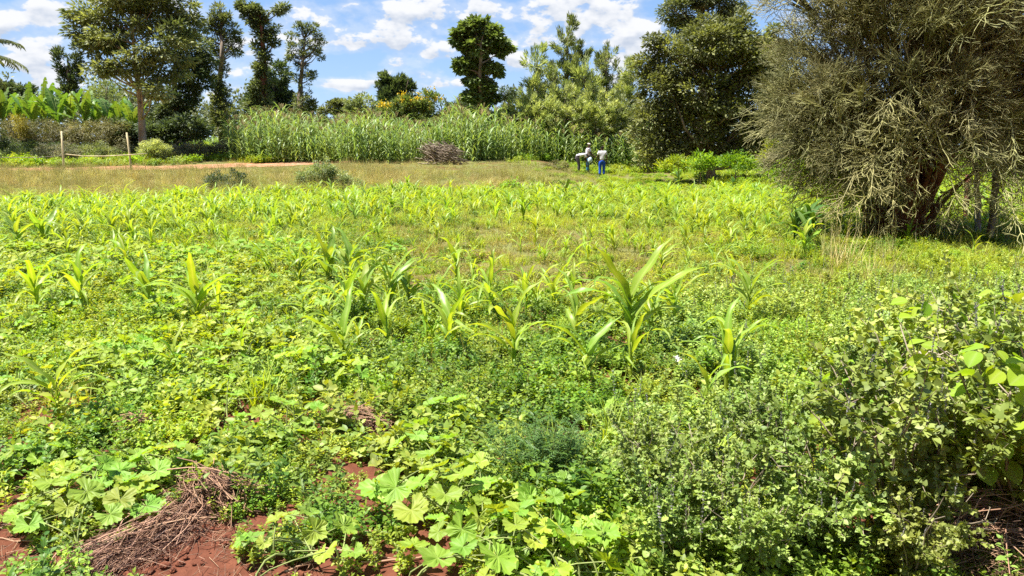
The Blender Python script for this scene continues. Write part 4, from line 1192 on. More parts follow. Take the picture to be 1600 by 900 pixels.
def pencil_tree():
    r = np.random.default_rng(11)
    base = gnd(1400, 372); base[2] -= .05
    D = base[1]
    root = thing('pencil_tree', base, 'huge pencil bush of leafless grey-green twigs on red-brown stems', 'tree')
    # crown ellipsoids at this distance (metres, from photograph pixels)
    lob = [(1400, 60, 150, 120, 0), (1480, 170, 130, 110, -.3), (1290, 170, 90, 80, 0), (1265, 205, 52, 55, -.2), (1335, 240, 70, 62, -.4), (1450, 250, 110, 60, -.5), (1570, 120, 120, 140, 0), (1300, 70, 80, 90, .3),
           (1350, -50, 130, 90, 0), (1500, -60, 150, 110, .2), (1640, 20, 130, 120, 0), (1600, 220, 90, 60, .3), (1660, 150, 90, 110, .2), (1300, 262, 42, 38, -.1), (1250, 125, 40, 50, .2)]
    E = []
    for px, py, rx, ry, dy in lob:
        E.append((at(px, py, D + dy), np.array([rx, .95 * (rx + ry) / 2, ry]) * D / F))
    # stems fan out of the foot
    mb = MB(); tips = []
    ns = 64
    for i in range(ns):
        w = r.integers(len(E)); c, s = E[w]
        tgt = c + unit(r.normal(size=3)) * s * r.uniform(.3, .8)
        b = base + np.array([r.normal() * .30 + .05, r.normal() * .22, 0])
        up = np.array([0, 0, 1.0]) * np.linalg.norm(tgt - b) * .45
        t = np.linspace(0, 1, 9)[:, None]
        C = (1 - t) ** 2 * b + 2 * t * (1 - t) * (b + up + (tgt - b) * .1) + t ** 2 * tgt + r.normal(size=(9, 3)) * .04 * t
        r0 = r.uniform(.03, .075)
        mb.tube(C, np.linspace(r0, .012, 9), 6, .5, 0, cap=False, jit=.12, rng=r)
        for j in (4, 5, 6, 7, 8): tips.append((C[j], C[j] - C[j - 1]))
    # gnarled low foot
    for i in range(16):
        a = r.uniform(0, 6.28); q = base + np.array([math.cos(a) * .25, math.sin(a) * .22, 0])
        mb.tube([q, q + np.array([math.cos(a) * .1, math.sin(a) * .1, .35]), q + np.array([math.cos(a) * .3, math.sin(a) * .25, .9]), q + np.array([math.cos(a) * .6, math.sin(a) * .5, 1.7])],
                [.11, .085, .06, .03], 7, .5, 0, jit=.18, rng=r, cap=False)
    link_mesh('trunk', mb.build('trunk', [M['redbark']], smooth=True, offset=base), root)
    # twigs: forks of straight pencils
    def forks(start, d, n1, seg, levels, r0, spread, droop, tint):
        A, B, ra, rb, tt = [], [], [], [], []
        S, Dr = start, unit(d)
        tn = tint
        rad = r0
        for lv in range(levels):
            k = n1 if lv else 1
            S2 = np.repeat(S, k, 0); D2 = unit(np.repeat(Dr, k, 0) + r.normal(size=(len(S) * k, 3)) * (spread if lv else .12) + np.array([0, 0, droop]))
            tn = np.repeat(tn, k)
            L = seg * r.uniform(.6, 1.25, len(S2)) * (.9 ** lv)
            E2 = S2 + D2 * L[:, None]
            A.append(S2); B.append(E2); ra.append(np.full(len(S2), rad)); rb.append(np.full(len(S2), rad * .8)); tt.append(tn + r.normal(size=len(tn)) * .12)
            S, Dr, rad = E2, D2, rad * .8
        return [np.concatenate(v) for v in (A, B, ra, rb, tt)]
    # sprays: one bough with its brush of forked twigs, growing along +Z; the bush carries some 290 of them
    sprays = []
    for v in range(8):
        cb = MB(); n = 22
        st = np.stack([r.normal(size=n) * .10, r.normal(size=n) * .10, r.uniform(-.1, .45, n)], 1)
        dd = np.stack([st[:, 0] * 5, st[:, 1] * 5, np.full(n, .75)], 1) + r.normal(size=(n, 3)) * .4
        A, B, ra, rb, tt = forks(st, dd, 2, .19, 5, .0095, .33, .03, np.clip(.55 + .28 * r.normal(size=n), 0, 1))
        cb.segs(A, B, ra, rb, np.clip(tt, 0, 1))
        cb.segs([(0, 0, -.55)] * n, st, .012, .008, .15)
        cb.segs([(0, 0, -.9)], [(0, 0, -.5)], .022, .014, .1)
        sprays.append(cb.build('spray', [M['pencil']]))
    vol = np.array([np.prod(e[1]) ** .7 for e in E]); vol /= vol.sum()
    n = 295
    mid = base + np.array([0.3, 0, 1.5])
    placed = []
    tries = 0
    while len(placed) < n and tries < 60000:
        tries += 1
        w = r.choice(len(E), p=vol); c, s = E[w]
        d = unit(r.normal(size=3) + np.array([0, -.35, 0])); q = c + d * s * r.uniform(.52, 1.03)
        if q[2] < ground_z(q[0], q[1]) + .5: continue
        if abs(q[0] - base[0] - .35) < .95 and q[2] < 2.15 and q[1] < base[1] + .5: continue      # the stems stay open to view here
        if any(np.sum((q - o_) ** 2) < .38 ** 2 for o_, _ in placed[-400:]): 
            if tries < 30000: continue
        out = unit(unit(q - mid) + d * .5 + np.array([0, 0, .25 if q[2] > 2.6 or r.uniform() < .35 else -.55]))
        placed.append((q, out))
    for i, (q, out) in enumerate(placed):
        eu = Vector(out).to_track_quat('Z', 'Y').to_euler()
        o = link_mesh('spray', sprays[i % 8], root, q - base - out * .35, None, r.uniform(.75, 1.15))
        qt = Vector(out).to_track_quat('Z', 'Y')
        from mathutils import Quaternion
        o.rotation_euler = (qt @ Quaternion((0, 0, 1), r.uniform(0, 6.28))).to_euler()
    # drooping longer dry sprays low on the front and left
    cb = MB()
    n = 230
    ang = np.where(r.uniform(size=n) < .72, r.uniform(2.7, 4.3, n), r.uniform(4.3, 6.2, n))
    st = base + np.stack([np.cos(ang) * r.uniform(.5, 2.1, n), np.sin(ang) * r.uniform(.4, 1.5, n) - .1, r.uniform(.55, 2.0, n)], 1)
    out = np.stack([np.cos(ang), np.sin(ang) * .8, -.25 + .35 * r.normal(size=n)], 1)
    A, B, ra, rb, tt = forks(st, out, 2, .22, 4, .008, .42, -.06, np.clip(.75 + .2 * r.normal(size=n), 0, 1))
    cb.segs(A, B, ra, rb, np.clip(tt, 0, 1))
    link_mesh('dry_twigs', cb.build('dry_twigs', [M['pencil']], offset=base), root)
    # rusty dead growth low round the foot
    cb = MB(); n = 130
    ang = r.uniform(3.0, 6.4, n)
    st = base + np.stack([np.cos(ang) * r.uniform(.15, .9, n) + .1, np.sin(ang) * r.uniform(.1, .5, n), r.uniform(.02, .5, n)], 1)
    out = np.stack([np.cos(ang) * .6, np.sin(ang) * .5, .8 + .5 * r.normal(size=n)], 1)
    A, B, ra, rb, tt = forks(st, out, 2, .17, 4, .006, .38, 0, np.clip(.5 + .25 * r.normal(size=n), 0, 1))
    cb.segs(A, B, ra, rb, np.clip(tt, 0, 1))
    link_mesh('dead_twigs', cb.build('dead_twigs', [M['straw']], offset=base), root)
    # connecting branches, each from the nearest stem point outward
    bb = MB(); T = np.array([t[0] for t in tips])
    for q, out in placed:
        e = q - out * 1.1
        j = np.argmin(np.linalg.norm(T - e, axis=1)); a = T[j]
        m = (a + e) / 2 + r.normal(size=3) * .08
        bb.segs([a, m, e], [m, e, q - out * .3], [.02, .017, .014], [.017, .014, .012], r.uniform(.2, .9))
    link_mesh('branches', bb.build('branches', [M['twig']], offset=base), root)
    # a few long pale stems arching forward, each one to be told apart
    droop = []
    for _ in range(26):
        x0, y0 = r.uniform(1350, 1590), r.uniform(120, 255)
        droop.append(((x0, y0, r.uniform(-1.3, -.8)), (x0 + r.normal() * 55, y0 + r.uniform(60, 110), r.uniform(-2.0, -1.4))))
    for (px, py, dd), (qx, qy, de) in droop + [((1480, 262, -1.0), (1428, 185, -1.9)), ((1490, 270, -1.0), (1440, 160, -1.6)), ((1560, 300, -1.3), (1600, 385, -2.6)), ((1470, 300, -.9), (1590, 345, -2.2)), ((1400, 300, -1.2), (1330, 330, -1.9))]:
        a, b = at(px, py, D + dd), at(qx, qy, D + de)
        t = np.linspace(0, 1, 8)[:, None]
        C = a * (1 - t) + b * t + np.array([0, 0, .18]) * np.sin(t * 3.1)
        s = MB(); s.tube(C, np.linspace(.012, .006, 8), 5, r.uniform(.7, .95))
        m_ = C[2:]; k = 16
        i = r.integers(0, len(m_), k)
        A, B, ra, rb, tt = forks(m_[i], np.tile(unit(b - a), (k, 1)) + r.normal(size=(k, 3)) * .45, 2, .16, 3, .008, .4, .0, np.full(k, .95))
        s.segs(A, B, ra, rb, np.clip(tt, 0, 1))
        link_mesh('arching_stem', s.build('arching_stem', [M['pencil']], offset=base), root)


pencil_tree()

# ------------------------------------------------------------------ maize in the field

MZ = {}
for key, n in (('maize', 6), ('maizepale', 5), ('maizedark', 3)):
    MZ[key] = [maize_leaf_mesh(200 + i * 7 + len(key), M[key], L=.52, W=.078) for i in range(n)]
    smb = MB(); smb.tube([(0, 0, -.05), (0, 0, .2), (.006, 0, .38)], [.014, .012, .006], 7, .2)
    MZ[key + '_s'] = smb.build('stalk', [M[key]], smooth=True)
MZ_UP = maize_leaf_mesh(311, M['maize'], L=.42, W=.085, droop=.8)
MZ_UPP = maize_leaf_mesh(312, M['maizepale'], L=.40, W=.08, droop=1.2)


def maize_plant(px, py, hpx, label, kind='maize', group=None, seed=0, nl=8, wide=1.0, lean=0.0, xyz=None, h=None):
    r = np.random.default_rng(1000 + seed)
    p = gnd(px, py) if xyz is None else xyz
    if h is None:
        h = hpx * math.hypot(p[1], CAM_H) / F + (.21 if hpx < 150 else .05)
    s = h / .68
    o = thing('maize_plant', p, label, 'maize plant', group, r.uniform(0, 6.28), s)
    st = link_mesh('stalk', MZ[kind + '_s'], o, (0, 0, 0), (0, 0, 0))
    az = 0.0
    for j in range(nl):
        az = j * math.pi + r.normal() * .35
        z = .12 + .26 * j / nl
        last = j >= nl - 2
        me = (MZ_UP if kind == 'maize' else MZ_UPP if kind == 'maizepale' else MZ[kind][0]) if last else MZ[kind][r.integers(len(MZ[kind]))]
        sc = r.uniform(.75, 1.2) * (.55 + .45 * min(1, (j + 1) / 3))
        link_mesh('leaf', me, o, (0, 0, z), (r.normal() * .22 + lean, r.normal() * .14 + (-.10 if last else .14), az), (sc, sc * wide * r.uniform(.5, .85), sc))
    return o


HERO = [  # px, ground py, height px, kind, leaves, width, label
    (982, 556, 172, 'maize', 9, 1.4, 'tallest broad-leaved maize plant, alone in the middle of the field, upright tip leaf'),
    (1052, 520, 92, 'maizepale', 7, 1.1, 'drooping maize plant just beside the tallest broad-leaved one'),
    (1168, 512, 88, 'maize', 8, 1.3, 'bushy maize plant with arching leaves between the tallest maize and the lilac weeds'),
    (1133, 622, 112, 'maizepale', 6, 1.25, 'yellowish maize plant with one long blade standing up beside the white rag'),
    (1102, 660, 90, 'maizepale', 4, 1.2, 'thin yellow maize shoot in front of the long-bladed yellowish plant'),
    (915, 606, 84, 'maize', 7, 1.2, 'short maize plant below the tallest one, at the edge of the fine weeds'),
    (985, 600, 80, 'maizepale', 5, .9, 'slender maize shoot at the foot of the tallest maize plant'),
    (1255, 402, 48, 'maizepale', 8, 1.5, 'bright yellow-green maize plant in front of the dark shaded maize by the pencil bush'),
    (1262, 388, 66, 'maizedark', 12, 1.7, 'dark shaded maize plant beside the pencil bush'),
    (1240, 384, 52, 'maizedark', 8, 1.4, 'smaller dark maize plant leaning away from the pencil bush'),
    (95, 672, 88, 'maizepale', 8, 1.3, 'low maize plant with splayed leaves near the bare soil at the field corner'),
    (60, 500, 82, 'maizepale', 7, 1.2, 'maize plant rising from mallow leaves, closest to the corner of the field'),
    (130, 492, 80, 'maizepale', 7, 1.2, 'maize plant among mallow leaves, second from the corner of the field'),
    (235, 490, 74, 'maize', 5, 1.4, 'maize plant with one broad hanging pale blade among mallow leaves'),
    (312, 518, 96, 'maizepale', 8, 1.25, 'tall yellow-green maize plant with narrow upright blades among mallow leaves'),
    (345, 505, 60, 'maizepale', 5, 1.0, 'small yellow maize shoot beside the narrow-bladed plant among mallow leaves'),
    (512, 455, 76, 'maize', 9, 1.4, 'big dark green maize clump at the top of the mallow patch'),
    (548, 452, 72, 'maize', 9, 1.4, 'dark green maize clump touching the big one at the top of the mallow patch'),
    (470, 450, 62, 'maize', 7, 1.2, 'arching maize plant on the near side of the dark green clumps'),
    (568, 500, 70, 'maizepale', 6, 1.5, 'broad pale maize plant in front of the dark green clumps'),
    (610, 495, 78, 'maize', 9, 1.2, 'spreading maize plant with long arched blades in the centre of the field'),
    (640, 490, 70, 'maize', 8, 1.1, 'maize plant right behind the spreading one with long arched blades'),
    (485, 508, 46, 'maizepale', 5, 1.4, 'squat pale maize plant with folded blades below the dark clumps'),
    (705, 560, 92, 'maize', 8, 1.2, 'leafy maize plant standing before the fine weed patch in the centre'),
    (720, 520, 64, 'maizepale', 6, 1.0, 'thin maize plant behind the leafy one in the centre'),
    (765, 500, 84, 'maizepale', 7, 1.0, 'narrow maize plant beside the thin brown middle of the field'),
    (712, 452, 66, 'maizepale', 7, 1.0, 'pale maize plant at the lower edge of the brown patch'),
    (840, 505, 68, 'maizepale', 6, 1.0, 'yellowish maize plant on the brown patch, nearest the tallest one'),
    (822, 498, 62, 'maizepale', 6, .9, 'pale slender maize plant on the brown patch, its twin touching it'),
    (862, 490, 56, 'maizepale', 5, 1.0, 'pale folded maize plant between the twin plants and the tallest one'),
    (895, 486, 50, 'maizepale', 6, 1.0, 'small maize plant close behind the tallest one'),
    (818, 352, 46, 'maize', 10, 1.3, 'dark green maize tuft standing alone in the upper field'),
    (884, 318, 34, 'maizedark', 4, 1.8, 'single dark maize plant in front of the workers'),
    (70, 395, 54, 'maize', 8, 1.5, 'broad-leaved maize plant at the field edge above the mallow patch'),
    (30, 398, 50, 'maize', 8, 1.4, 'maize plant at the very corner of the upper field'),
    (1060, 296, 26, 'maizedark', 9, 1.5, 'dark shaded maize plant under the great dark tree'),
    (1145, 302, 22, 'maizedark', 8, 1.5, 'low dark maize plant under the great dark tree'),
]
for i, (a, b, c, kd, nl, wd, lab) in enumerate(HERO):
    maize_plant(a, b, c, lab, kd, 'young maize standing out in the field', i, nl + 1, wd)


LAND = [(982, 500, 'the tallest broad-leaved maize'), (1168, 470, 'the bushy maize'), (1133, 575, 'the white rag'), (915, 575, 'the short lone maize'),
        (1255, 385, 'the bright maize'), (1200, 350, 'the pencil bush shade'), (95, 630, 'the splayed maize'), (60, 460, 'the corner maize'), (235, 455, 'the hanging-blade maize'),
        (312, 470, 'the narrow-bladed maize'), (530, 420, 'the dark green clumps'), (610, 455, 'the spreading maize'), (705, 510, 'the leafy centre maize'), (765, 455, 'the narrow centre maize'),
        (712, 425, 'the near brown patch edge'), (830, 470, 'the twin slender maize'), (800, 385, 'the brown patch centre'), (818, 330, 'the lone green tuft'), (884, 300, 'the single dark maize'),
        (70, 365, 'the broad edge maize'), (1060, 290, 'the shaded maize'), (1145, 300, 'the low shaded maize'), (370, 300, 'the low dark bramble'),
        (505, 292, 'the larger green bramble'), (700, 285, 'the brushwood pile'), (200, 310, 'the second barrier post'), (100, 315, 'the first barrier post'), (200, 400, 'the mallow patch top'),
        (420, 350, 'the thick maize rows'), (600, 330, 'the far brown patch edge'), (1000, 320, 'the two standing workers'), (950, 400, 'the weeds above the tallest maize'), (1080, 400, 'the great dark tree foot'),
        (330, 400, 'the mallow patch corner'), (0, 330, 'the upper field corner'), (1190, 300, 'the pencil bush edge'), (640, 390, 'the brown patch side'), (440, 470, 'the squat pale maize'), (650, 560, 'the fern-side mallows'), (560, 540, 'the centre mallows'), (900, 430, 'the small slender maize'),
        (1060, 470, 'the drooping maize'), (1010, 580, 'the slender shoot'), (440, 560, 'the long grass clump'), (860, 560, 'the fine weed patch'), (300, 340, 'the grass bank foot')]


def where_label(noun, px, py, adj):
    """which plant: its size and colour, and how it stands to the nearest landmark"""
    b = min(LAND, key=lambda q: (q[0] - px) ** 2 + ((q[1] - py) * 1.6) ** 2)
    dx, dy = px - b[0], (py - b[1]) * 1.6
    far = ' far ' if math.hypot(dx, dy) > 100 else ' well ' if math.hypot(dx, dy) > 50 else ' just '
    if abs(dy) > abs(dx): rel = 'in front of' if dy > 0 else 'behind'
    else: rel = 'on the tree side of' if dx > 0 else 'on the barrier side of'
    if far == ' just ' and math.hypot(dx, dy) < 22: far, rel = ' ', 'touching'
    return adj + ' ' + noun + far + rel + ' ' + b[2]


def maize_field():
    r = np.random.default_rng(31)
    P = sample_wedge(r, 3.2, 27.5, 6.2, pad=.6)
    px, py = project(*P.T)
    fe = interp(px, FIELD_EDGE)
    w = .06 + .20 * sstep(330, 480, px) * sstep(1130, 1000, px) * sstep(600, 540, py) + .30 * sstep(470, 380, py) + .62 * sstep(375, 320, py) + .3 * sstep(860, 960, px) * sstep(440, 380, py)
    w *= 1 - .82 * np.exp(-((px - 790) / 270) ** 2 - ((py - 385) / 55) ** 2)
    w *= 1 + .5 * sstep(600, 100, px) * sstep(420, 330, py)
    w *= (py > fe + 2) * (1 - sstep(1120, 1260, px) * sstep(330, 400, py) * .93) * (1 - sstep(560, 640, py))
    w *= 1 - .9 * soil_open(px, py)
    keep = (r.uniform(size=len(P)) < w * 1.15)
    P, px, py = P[keep], px[keep], py[keep]
    H = np.clip(r.normal(.48, .12, len(P)) + .08 * (P[:, 1] < 11), .22, .8) * (1 - .3 * np.exp(-((px - 800) / 300) ** 2 - ((py - 390) / 60) ** 2))
    size = H / P[:, 1] * ((px > -10) & (px < 1610))
    order = np.argsort(-size)
    nbig = 262
    for i in order[:nbig]:
        kd = 'maizepale' if r.uniform() < .6 else 'maize'
        lab = where_label('maize plant', px[i], py[i], ['tiny', 'low', 'ankle-high', 'shin-high', 'knee-high', 'tall'][int(np.clip((H[i] - .34) / .07, 0, 5))] + (' yellowish' if kd == 'maizepale' else ' green'))
        grp = 'young maize plants across the field'
        near = P[i, 1] < 13
        if near:
            maize_plant(0, 0, 0, lab, kd, grp, 500 + int(i), int(r.integers(5, 8)), r.uniform(.75, 1.1), xyz=P[i], h=H[i])
        else:
            o = link_mesh('maize_plant', FAR_MZ[r.integers(len(FAR_MZ))], None, P[i], (0, 0, r.uniform(0, 6.28)), H[i] / .45)
            tag(o, lab, 'maize plant', grp)
    rest = order[nbig:]
    scatter_stuff('young_maize', 'more young maize filling the far rows of the field', FAR_MZ, P[rest], r.uniform(0, 6.28, len(rest)), H[rest] / .45, lean=.08, seed=31)


FAR_MZ = [tuft_maize(400 + i, M['maize' if i % 2 == 0 else 'maizepale'], h=.5, nl=8, W=.048, nseg=6, dmin=1.3, dmax=2.7, th=(.95, 1.35), stalk=.4) for i in range(8)]
maize_field()


def tall_maize():
    """the stand of grown maize beyond the bank; the front rows plant by plant"""
    r = np.random.default_rng(41)
    tall = [tuft_maize(430 + i, M['maizefar'], h=2.15, nl=13, W=.085, nseg=5, stalk=.92, tassel=True, ruf=.05, dmin=1.0, dmax=2.3, th=(.7, 1.2)) for i in range(4)] + \
           [tuft_maize(440 + i, M['maizefar'], h=2.0, nl=13, W=.09, nseg=5, stalk=.85, tassel=False, ruf=.05, dmin=.9, dmax=2.2, th=(.7, 1.2)) for i in range(4)]
    front, back = [], []
    # ground line of the stand in photograph pixels: (px, distance, height)
    line = [(378, 40.6, 2.3), (430, 39.8, 2.2), (560, 39.6, 2.15), (640, 39.8, 1.95), (668, 41.5, 1.9), (718, 41.5, 2.4), (740, 40.5, 2.5), (800, 42, 2.3), (880, 44, 2.15), (960, 45, 2.1), (1020, 45, 2.0), (1080, 46, 2.0)]
    a = np.array(line)
    px = 376.0
    k = 0
    while px < 1060:
        D = np.interp(px, a[:, 0], a[:, 1]); H = np.interp(px, a[:, 0], a[:, 2])
        for row in range(13):
            d = D + row * .55 + r.normal() * .20
            if px < 392 and row > 0: d = D + row * .75
            x = (px - 800) / F * (d * 1.02) + r.normal() * .07
            if 662 < px < 722 and row < 1: continue
            z = float(ground_z(x, d))
            hh = .96 * H * r.uniform(.66, 1.16) * (1 + .09 * math.sin(px * .045) + .05 * math.sin(px * .13 + row)) * (1.0 + .02 * row)
            if row == 0: hh *= .92
            (front if row < 1 else back).append((x, d, z, hh, px))
        px += 5.6 + r.normal() * .8
        k += 1
    ones = 'first second third fourth fifth sixth seventh eighth ninth tenth eleventh twelfth thirteenth fourteenth fifteenth sixteenth seventeenth eighteenth nineteenth'.split()
    tens = ['twentieth', 'twenty', 'thirty']

    def ordinal(n):
        return ones[n - 1] if n < 20 else 'twentieth' if n == 20 else 'twenty-' + ones[n - 21] if n < 30 else 'thirtieth' if n == 30 else 'thirty-' + ones[n - 31]
    segs = [(500, 'the end by the red path'), (664, 'the middle opposite the green bramble'), (800, 'the brushwood pile'), (900, 'the foot of the lone rounded tree'), (2000, 'the bending worker')]
    count = {}
    for x, d, z, hh, px in front:
        for lim, mark in segs:
            if px < lim: break
        count[mark] = count.get(mark, 0) + 1
        o = link_mesh('tall_maize_plant', tall[r.integers(8)], None, (x, d, z), (r.normal() * .09, r.normal() * .09, r.uniform(0, 6.28)), hh / 2.15)
        tag(o, 'tall front-row maize, %s plant on from %s' % (ordinal(count[mark]), mark), 'maize plant', 'front row of the tall maize')
    b = np.array(back)
    scatter_stuff('tall_maize', 'the grown maize filling the stand behind its front row', tall, b[:, :3], r.uniform(0, 6.28, len(b)), b[:, 3] / 2.15, lean=.09, seed=42)
    # second darker, lower patch beyond the bushes at the far left
    P = np.column_stack([r.uniform(-27, -15, 420), r.uniform(54, 60, 420)]); P = np.column_stack([P, ground_z(P[:, 0], P[:, 1])])
    scatter_stuff('far_maize', 'dark strip of maize in the shade beyond the far bushes', tall[4:], P, r.uniform(0, 6.28, len(P)), r.uniform(.55, .75, len(P)), seed=43)


tall_maize()

# ------------------------------------------------------------------ pumpkin and mallow plants

PUMP = [palm_leaf_mesh(500 + i, M['mallow'], R=.105, depth=.19 + .04 * (i % 3)) for i in range(6)]
MALL = [palm_leaf_mesh(520 + i, M['mallow'], R=.10, lobes=5, depth=.36, cup=.3) for i in range(5)]
pet_mb = MB(); pet_mb.tube([(0, 0, 0), (.02, 0, .12), (.07, 0, .22), (.16, 0, .27)], [.005, .004, .0035, .003], 5, .5, cap=False)
PETIOLE = pet_mb.build('leaf_stalk', [M['stem']], smooth=True)


def lobed_plant(p, label, group, kind, n, spread, h, leafscale, seed, cat):
    """leaves of different sizes on upright stalks along a short creeping vine"""
    r = np.random.default_rng(3000 + seed)
    root = thing(kind, p, label, cat, group, r.uniform(0, 6.28))
    mb = MB(); V = []
    for k in range(3):
        a = k * 2.1 + r.normal() * .3; t = np.linspace(0, 1, 6)
        C = np.stack([spread * t * np.cos(a + t * .6), spread * t * np.sin(a + t * .6), .02 + h * .35 * np.sin(t * 3.1) * 1.0], 1)
        mb.tube(C, np.linspace(.007, .004, 6), 5, .5, cap=False); V.append(C)
    pool = PUMP if kind == 'pumpkin_plant' else MALL
    if kind == 'pumpkin_plant': leafscale *= .84; n = int(n * 1.35)
    for j in range(n):
        C = V[j % 3]; b = C[r.integers(0, 6)] + r.normal(size=3) * .01
        q = (j + .5) / n
        rad = spread * math.sqrt(q); a = j * 2.4 + r.normal() * .3
        tip = np.array([rad * math.cos(a), rad * math.sin(a), h * (1.05 - .5 * q) * r.uniform(.75, 1.15)])
        t = np.linspace(0, 1, 5)[:, None]
        c1 = np.array([b[0], b[1], tip[2] * .8])
        C = (1 - t) ** 2 * b + 2 * t * (1 - t) * c1 + t ** 2 * tip
        mb.tube(C, [.0045, .004, .0035, .003, .0025], 4, .5, cap=False)
        s = leafscale * r.uniform(.6, 1.2)
        link_mesh('leaf', pool[r.integers(len(pool))], root, tip, (r.normal() * .28, r.normal() * .25 + .18, a + r.normal() * .7), s)
    link_mesh('vine', mb.build('vine', [M['stem']], smooth=True), root)
    return root


PK = [  # px, py (ground), leaves, spread, height, leaf scale, label
    (700, 815, 13, .34, .30, 1.25, 'large-leaved pumpkin plant with the broadest leaves, low in the middle of the view'),
    (640, 740, 9, .24, .26, .95, 'pumpkin plant just behind the broadest-leaved one'),
    (760, 905, 14, .34, .26, .9, 'pumpkin plant nearest the camera in the middle, many medium leaves'),
    (845, 880, 12, .32, .26, .85, 'pumpkin plant beside the feathery dark green herb'),
    (925, 905, 9, .26, .22, .85, 'last pumpkin plant before the small round leaved weeds'),
    (150, 800, 16, .38, .22, .95, 'bright pumpkin plant spreading over bare red soil'),
    (245, 770, 12, .30, .22, .85, 'pumpkin plant between the bright one on bare soil and the straw heap'),
    (60, 740, 6, .22, .16, .85, 'small pumpkin plant at the edge of the bare soil'),
    (150, 765, 7, .26, .20, .8, 'small pumpkin plant behind the bright one on bare soil'),
    (445, 690, 7, .26, .24, .8, 'pumpkin plant with few leaves behind the straw heap'),
    (470, 880, 9, .28, .20, .7, 'small-leaved pumpkin plant in front of the straw heap end'),
    (830, 800, 7, .22, .22, .7, 'small pumpkin plant just under the feathery dark green herb'),
    (950, 690, 5, .20, .22, .75, 'small pumpkin plant in the fine weeds right of the herb'.replace('right of', 'beyond')),
    (700, 670, 6, .2, .2, .8, 'pumpkin plant with few leaves in the fine weeds at the centre'),
]
for i, (a, b, n, sp, h, ls, lab) in enumerate(PK):
    lobed_plant(gnd(a, min(b, 930)), lab, 'pumpkin plants in the near field', 'pumpkin_plant', n, sp, h, ls, i, 'pumpkin plant')


def mallows():
    r = np.random.default_rng(61)
    P = sample_wedge(r, 3.6, 13, 5.0, pad=.3)
    px, py = project(*P.T)
    w = sstep(640, 380, px + .25 * (py - 500)) * sstep(375, 420, py) * sstep(690, 600, py)
    w = w + .40 * np.exp(-((px - 620) / 130) ** 2 - ((py - 560) / 55) ** 2) + .5 * np.exp(-((px - 330) / 120) ** 2 - ((py - 590) / 50) ** 2)
    keep = (r.uniform(size=len(P)) < w) & (px > -60) & (px < 1000)
    P, px, py = P[keep], px[keep], py[keep]
    order = np.argsort(P[:, 1])
    nb = 120
    for k, i in enumerate(order[:nb]):
        hh, ls = r.uniform(.20, .36), r.uniform(.55, .85)
        lab = where_label('mallow', px[i], py[i], ('tall' if hh > .28 else 'low') + (' large-leaved' if ls > .7 else ' small-leaved'))
        lobed_plant(P[i], lab, 'mallow plants with lobed leaves', 'mallow_plant', int(r.integers(6, 10)), r.uniform(.16, .26), hh, ls, 100 + int(i), 'mallow plant')
    rest = order[nb:]
    tufts = []
    for s in range(4):
        rr = np.random.default_rng(s); mb = MB(); Q, A, L = [], [], []
        for j in range(22):
            a = rr.uniform(0, 6.28); q = .25 * math.sqrt(rr.uniform()); Q.append([q * math.cos(a), q * math.sin(a), rr.uniform(.12, .32)]); A.append([math.cos(a), math.sin(a), rr.normal() * .25])
        L = rr.uniform(.07, .13, 22)
        leaves(mb, Q, np.array(A), np.array([0, 0, 1.0]) + rr.normal(size=(22, 3)) * .3, L, L, rr.uniform(0, .6, 22), T_LOBED)
        mb.segs([[q[0] * .3, q[1] * .3, 0] for q in Q], Q, .003, .002, .5, 1)
        tufts.append(mb.build('tuft', [M['mallow'], M['stem']]))
    if len(rest):
        scatter_stuff('mallow_patch', 'lobed mallow leaves filling the far part of the patch', tufts, P[rest], r.uniform(0, 6.28, len(rest)), r.uniform(.7, 1.1, len(rest)), seed=62)


mallows()

# feathery dark herb
fm = [tuft_fern(i) for i in range(2)]
for i, (a, b, s, lab) in enumerate([(835, 770, 1.0, 'dark green feathery herb standing between pumpkin leaves and fine weeds'), (868, 742, .7, 'smaller feathery herb just behind the dark one')]):
    o = link_mesh('feathery_herb', fm[i], None, gnd(a, b), (0, 0, i), s)
    tag(o, lab, 'herb', 'feathery herbs')

# grassy clump
gm = tuft_grass(930, M['grass'], 60, .12, (.25, .5), .013, (.5, 1.6), 5)
for i, (a, b, s, lab) in enumerate([(415, 640, 1.0, 'clump of long green grass blades behind the straw heap'), (330, 455, .9, 'clump of long grass in the mallow patch')]):
    tag(link_mesh('grass_clump', gm, None, gnd(a, b), (0, 0, i), s), lab, 'grass clump', 'long grass clumps')

dg = [tuft_grass(940 + i, M['drygrass'], 60, .20, (.35, .85), .010, (.1, .7), 4, heads=14) for i in range(2)]
for i, (a, b, s, lab) in enumerate([(1315, 425, 1.0, 'tall thin dry stems standing before the low skirt of the pencil bush'), (1352, 452, .85, 'dry stems nearer the camera than the tall thin ones'), (1290, 405, .8, 'sparse dry stems close to the dark shaded maize'),
                                    (1385, 412, .7, 'dry stems right at the foot of the pencil bush')]):
    tag(link_mesh('dry_grass_clump', dg[i % 2], None, gnd(a, b), (0, 0, i), s), lab.replace('right at', 'hard against'), 'grass clump', 'dry stems beside the pencil bush')

# ------------------------------------------------------------------ shrubs in the near right corner


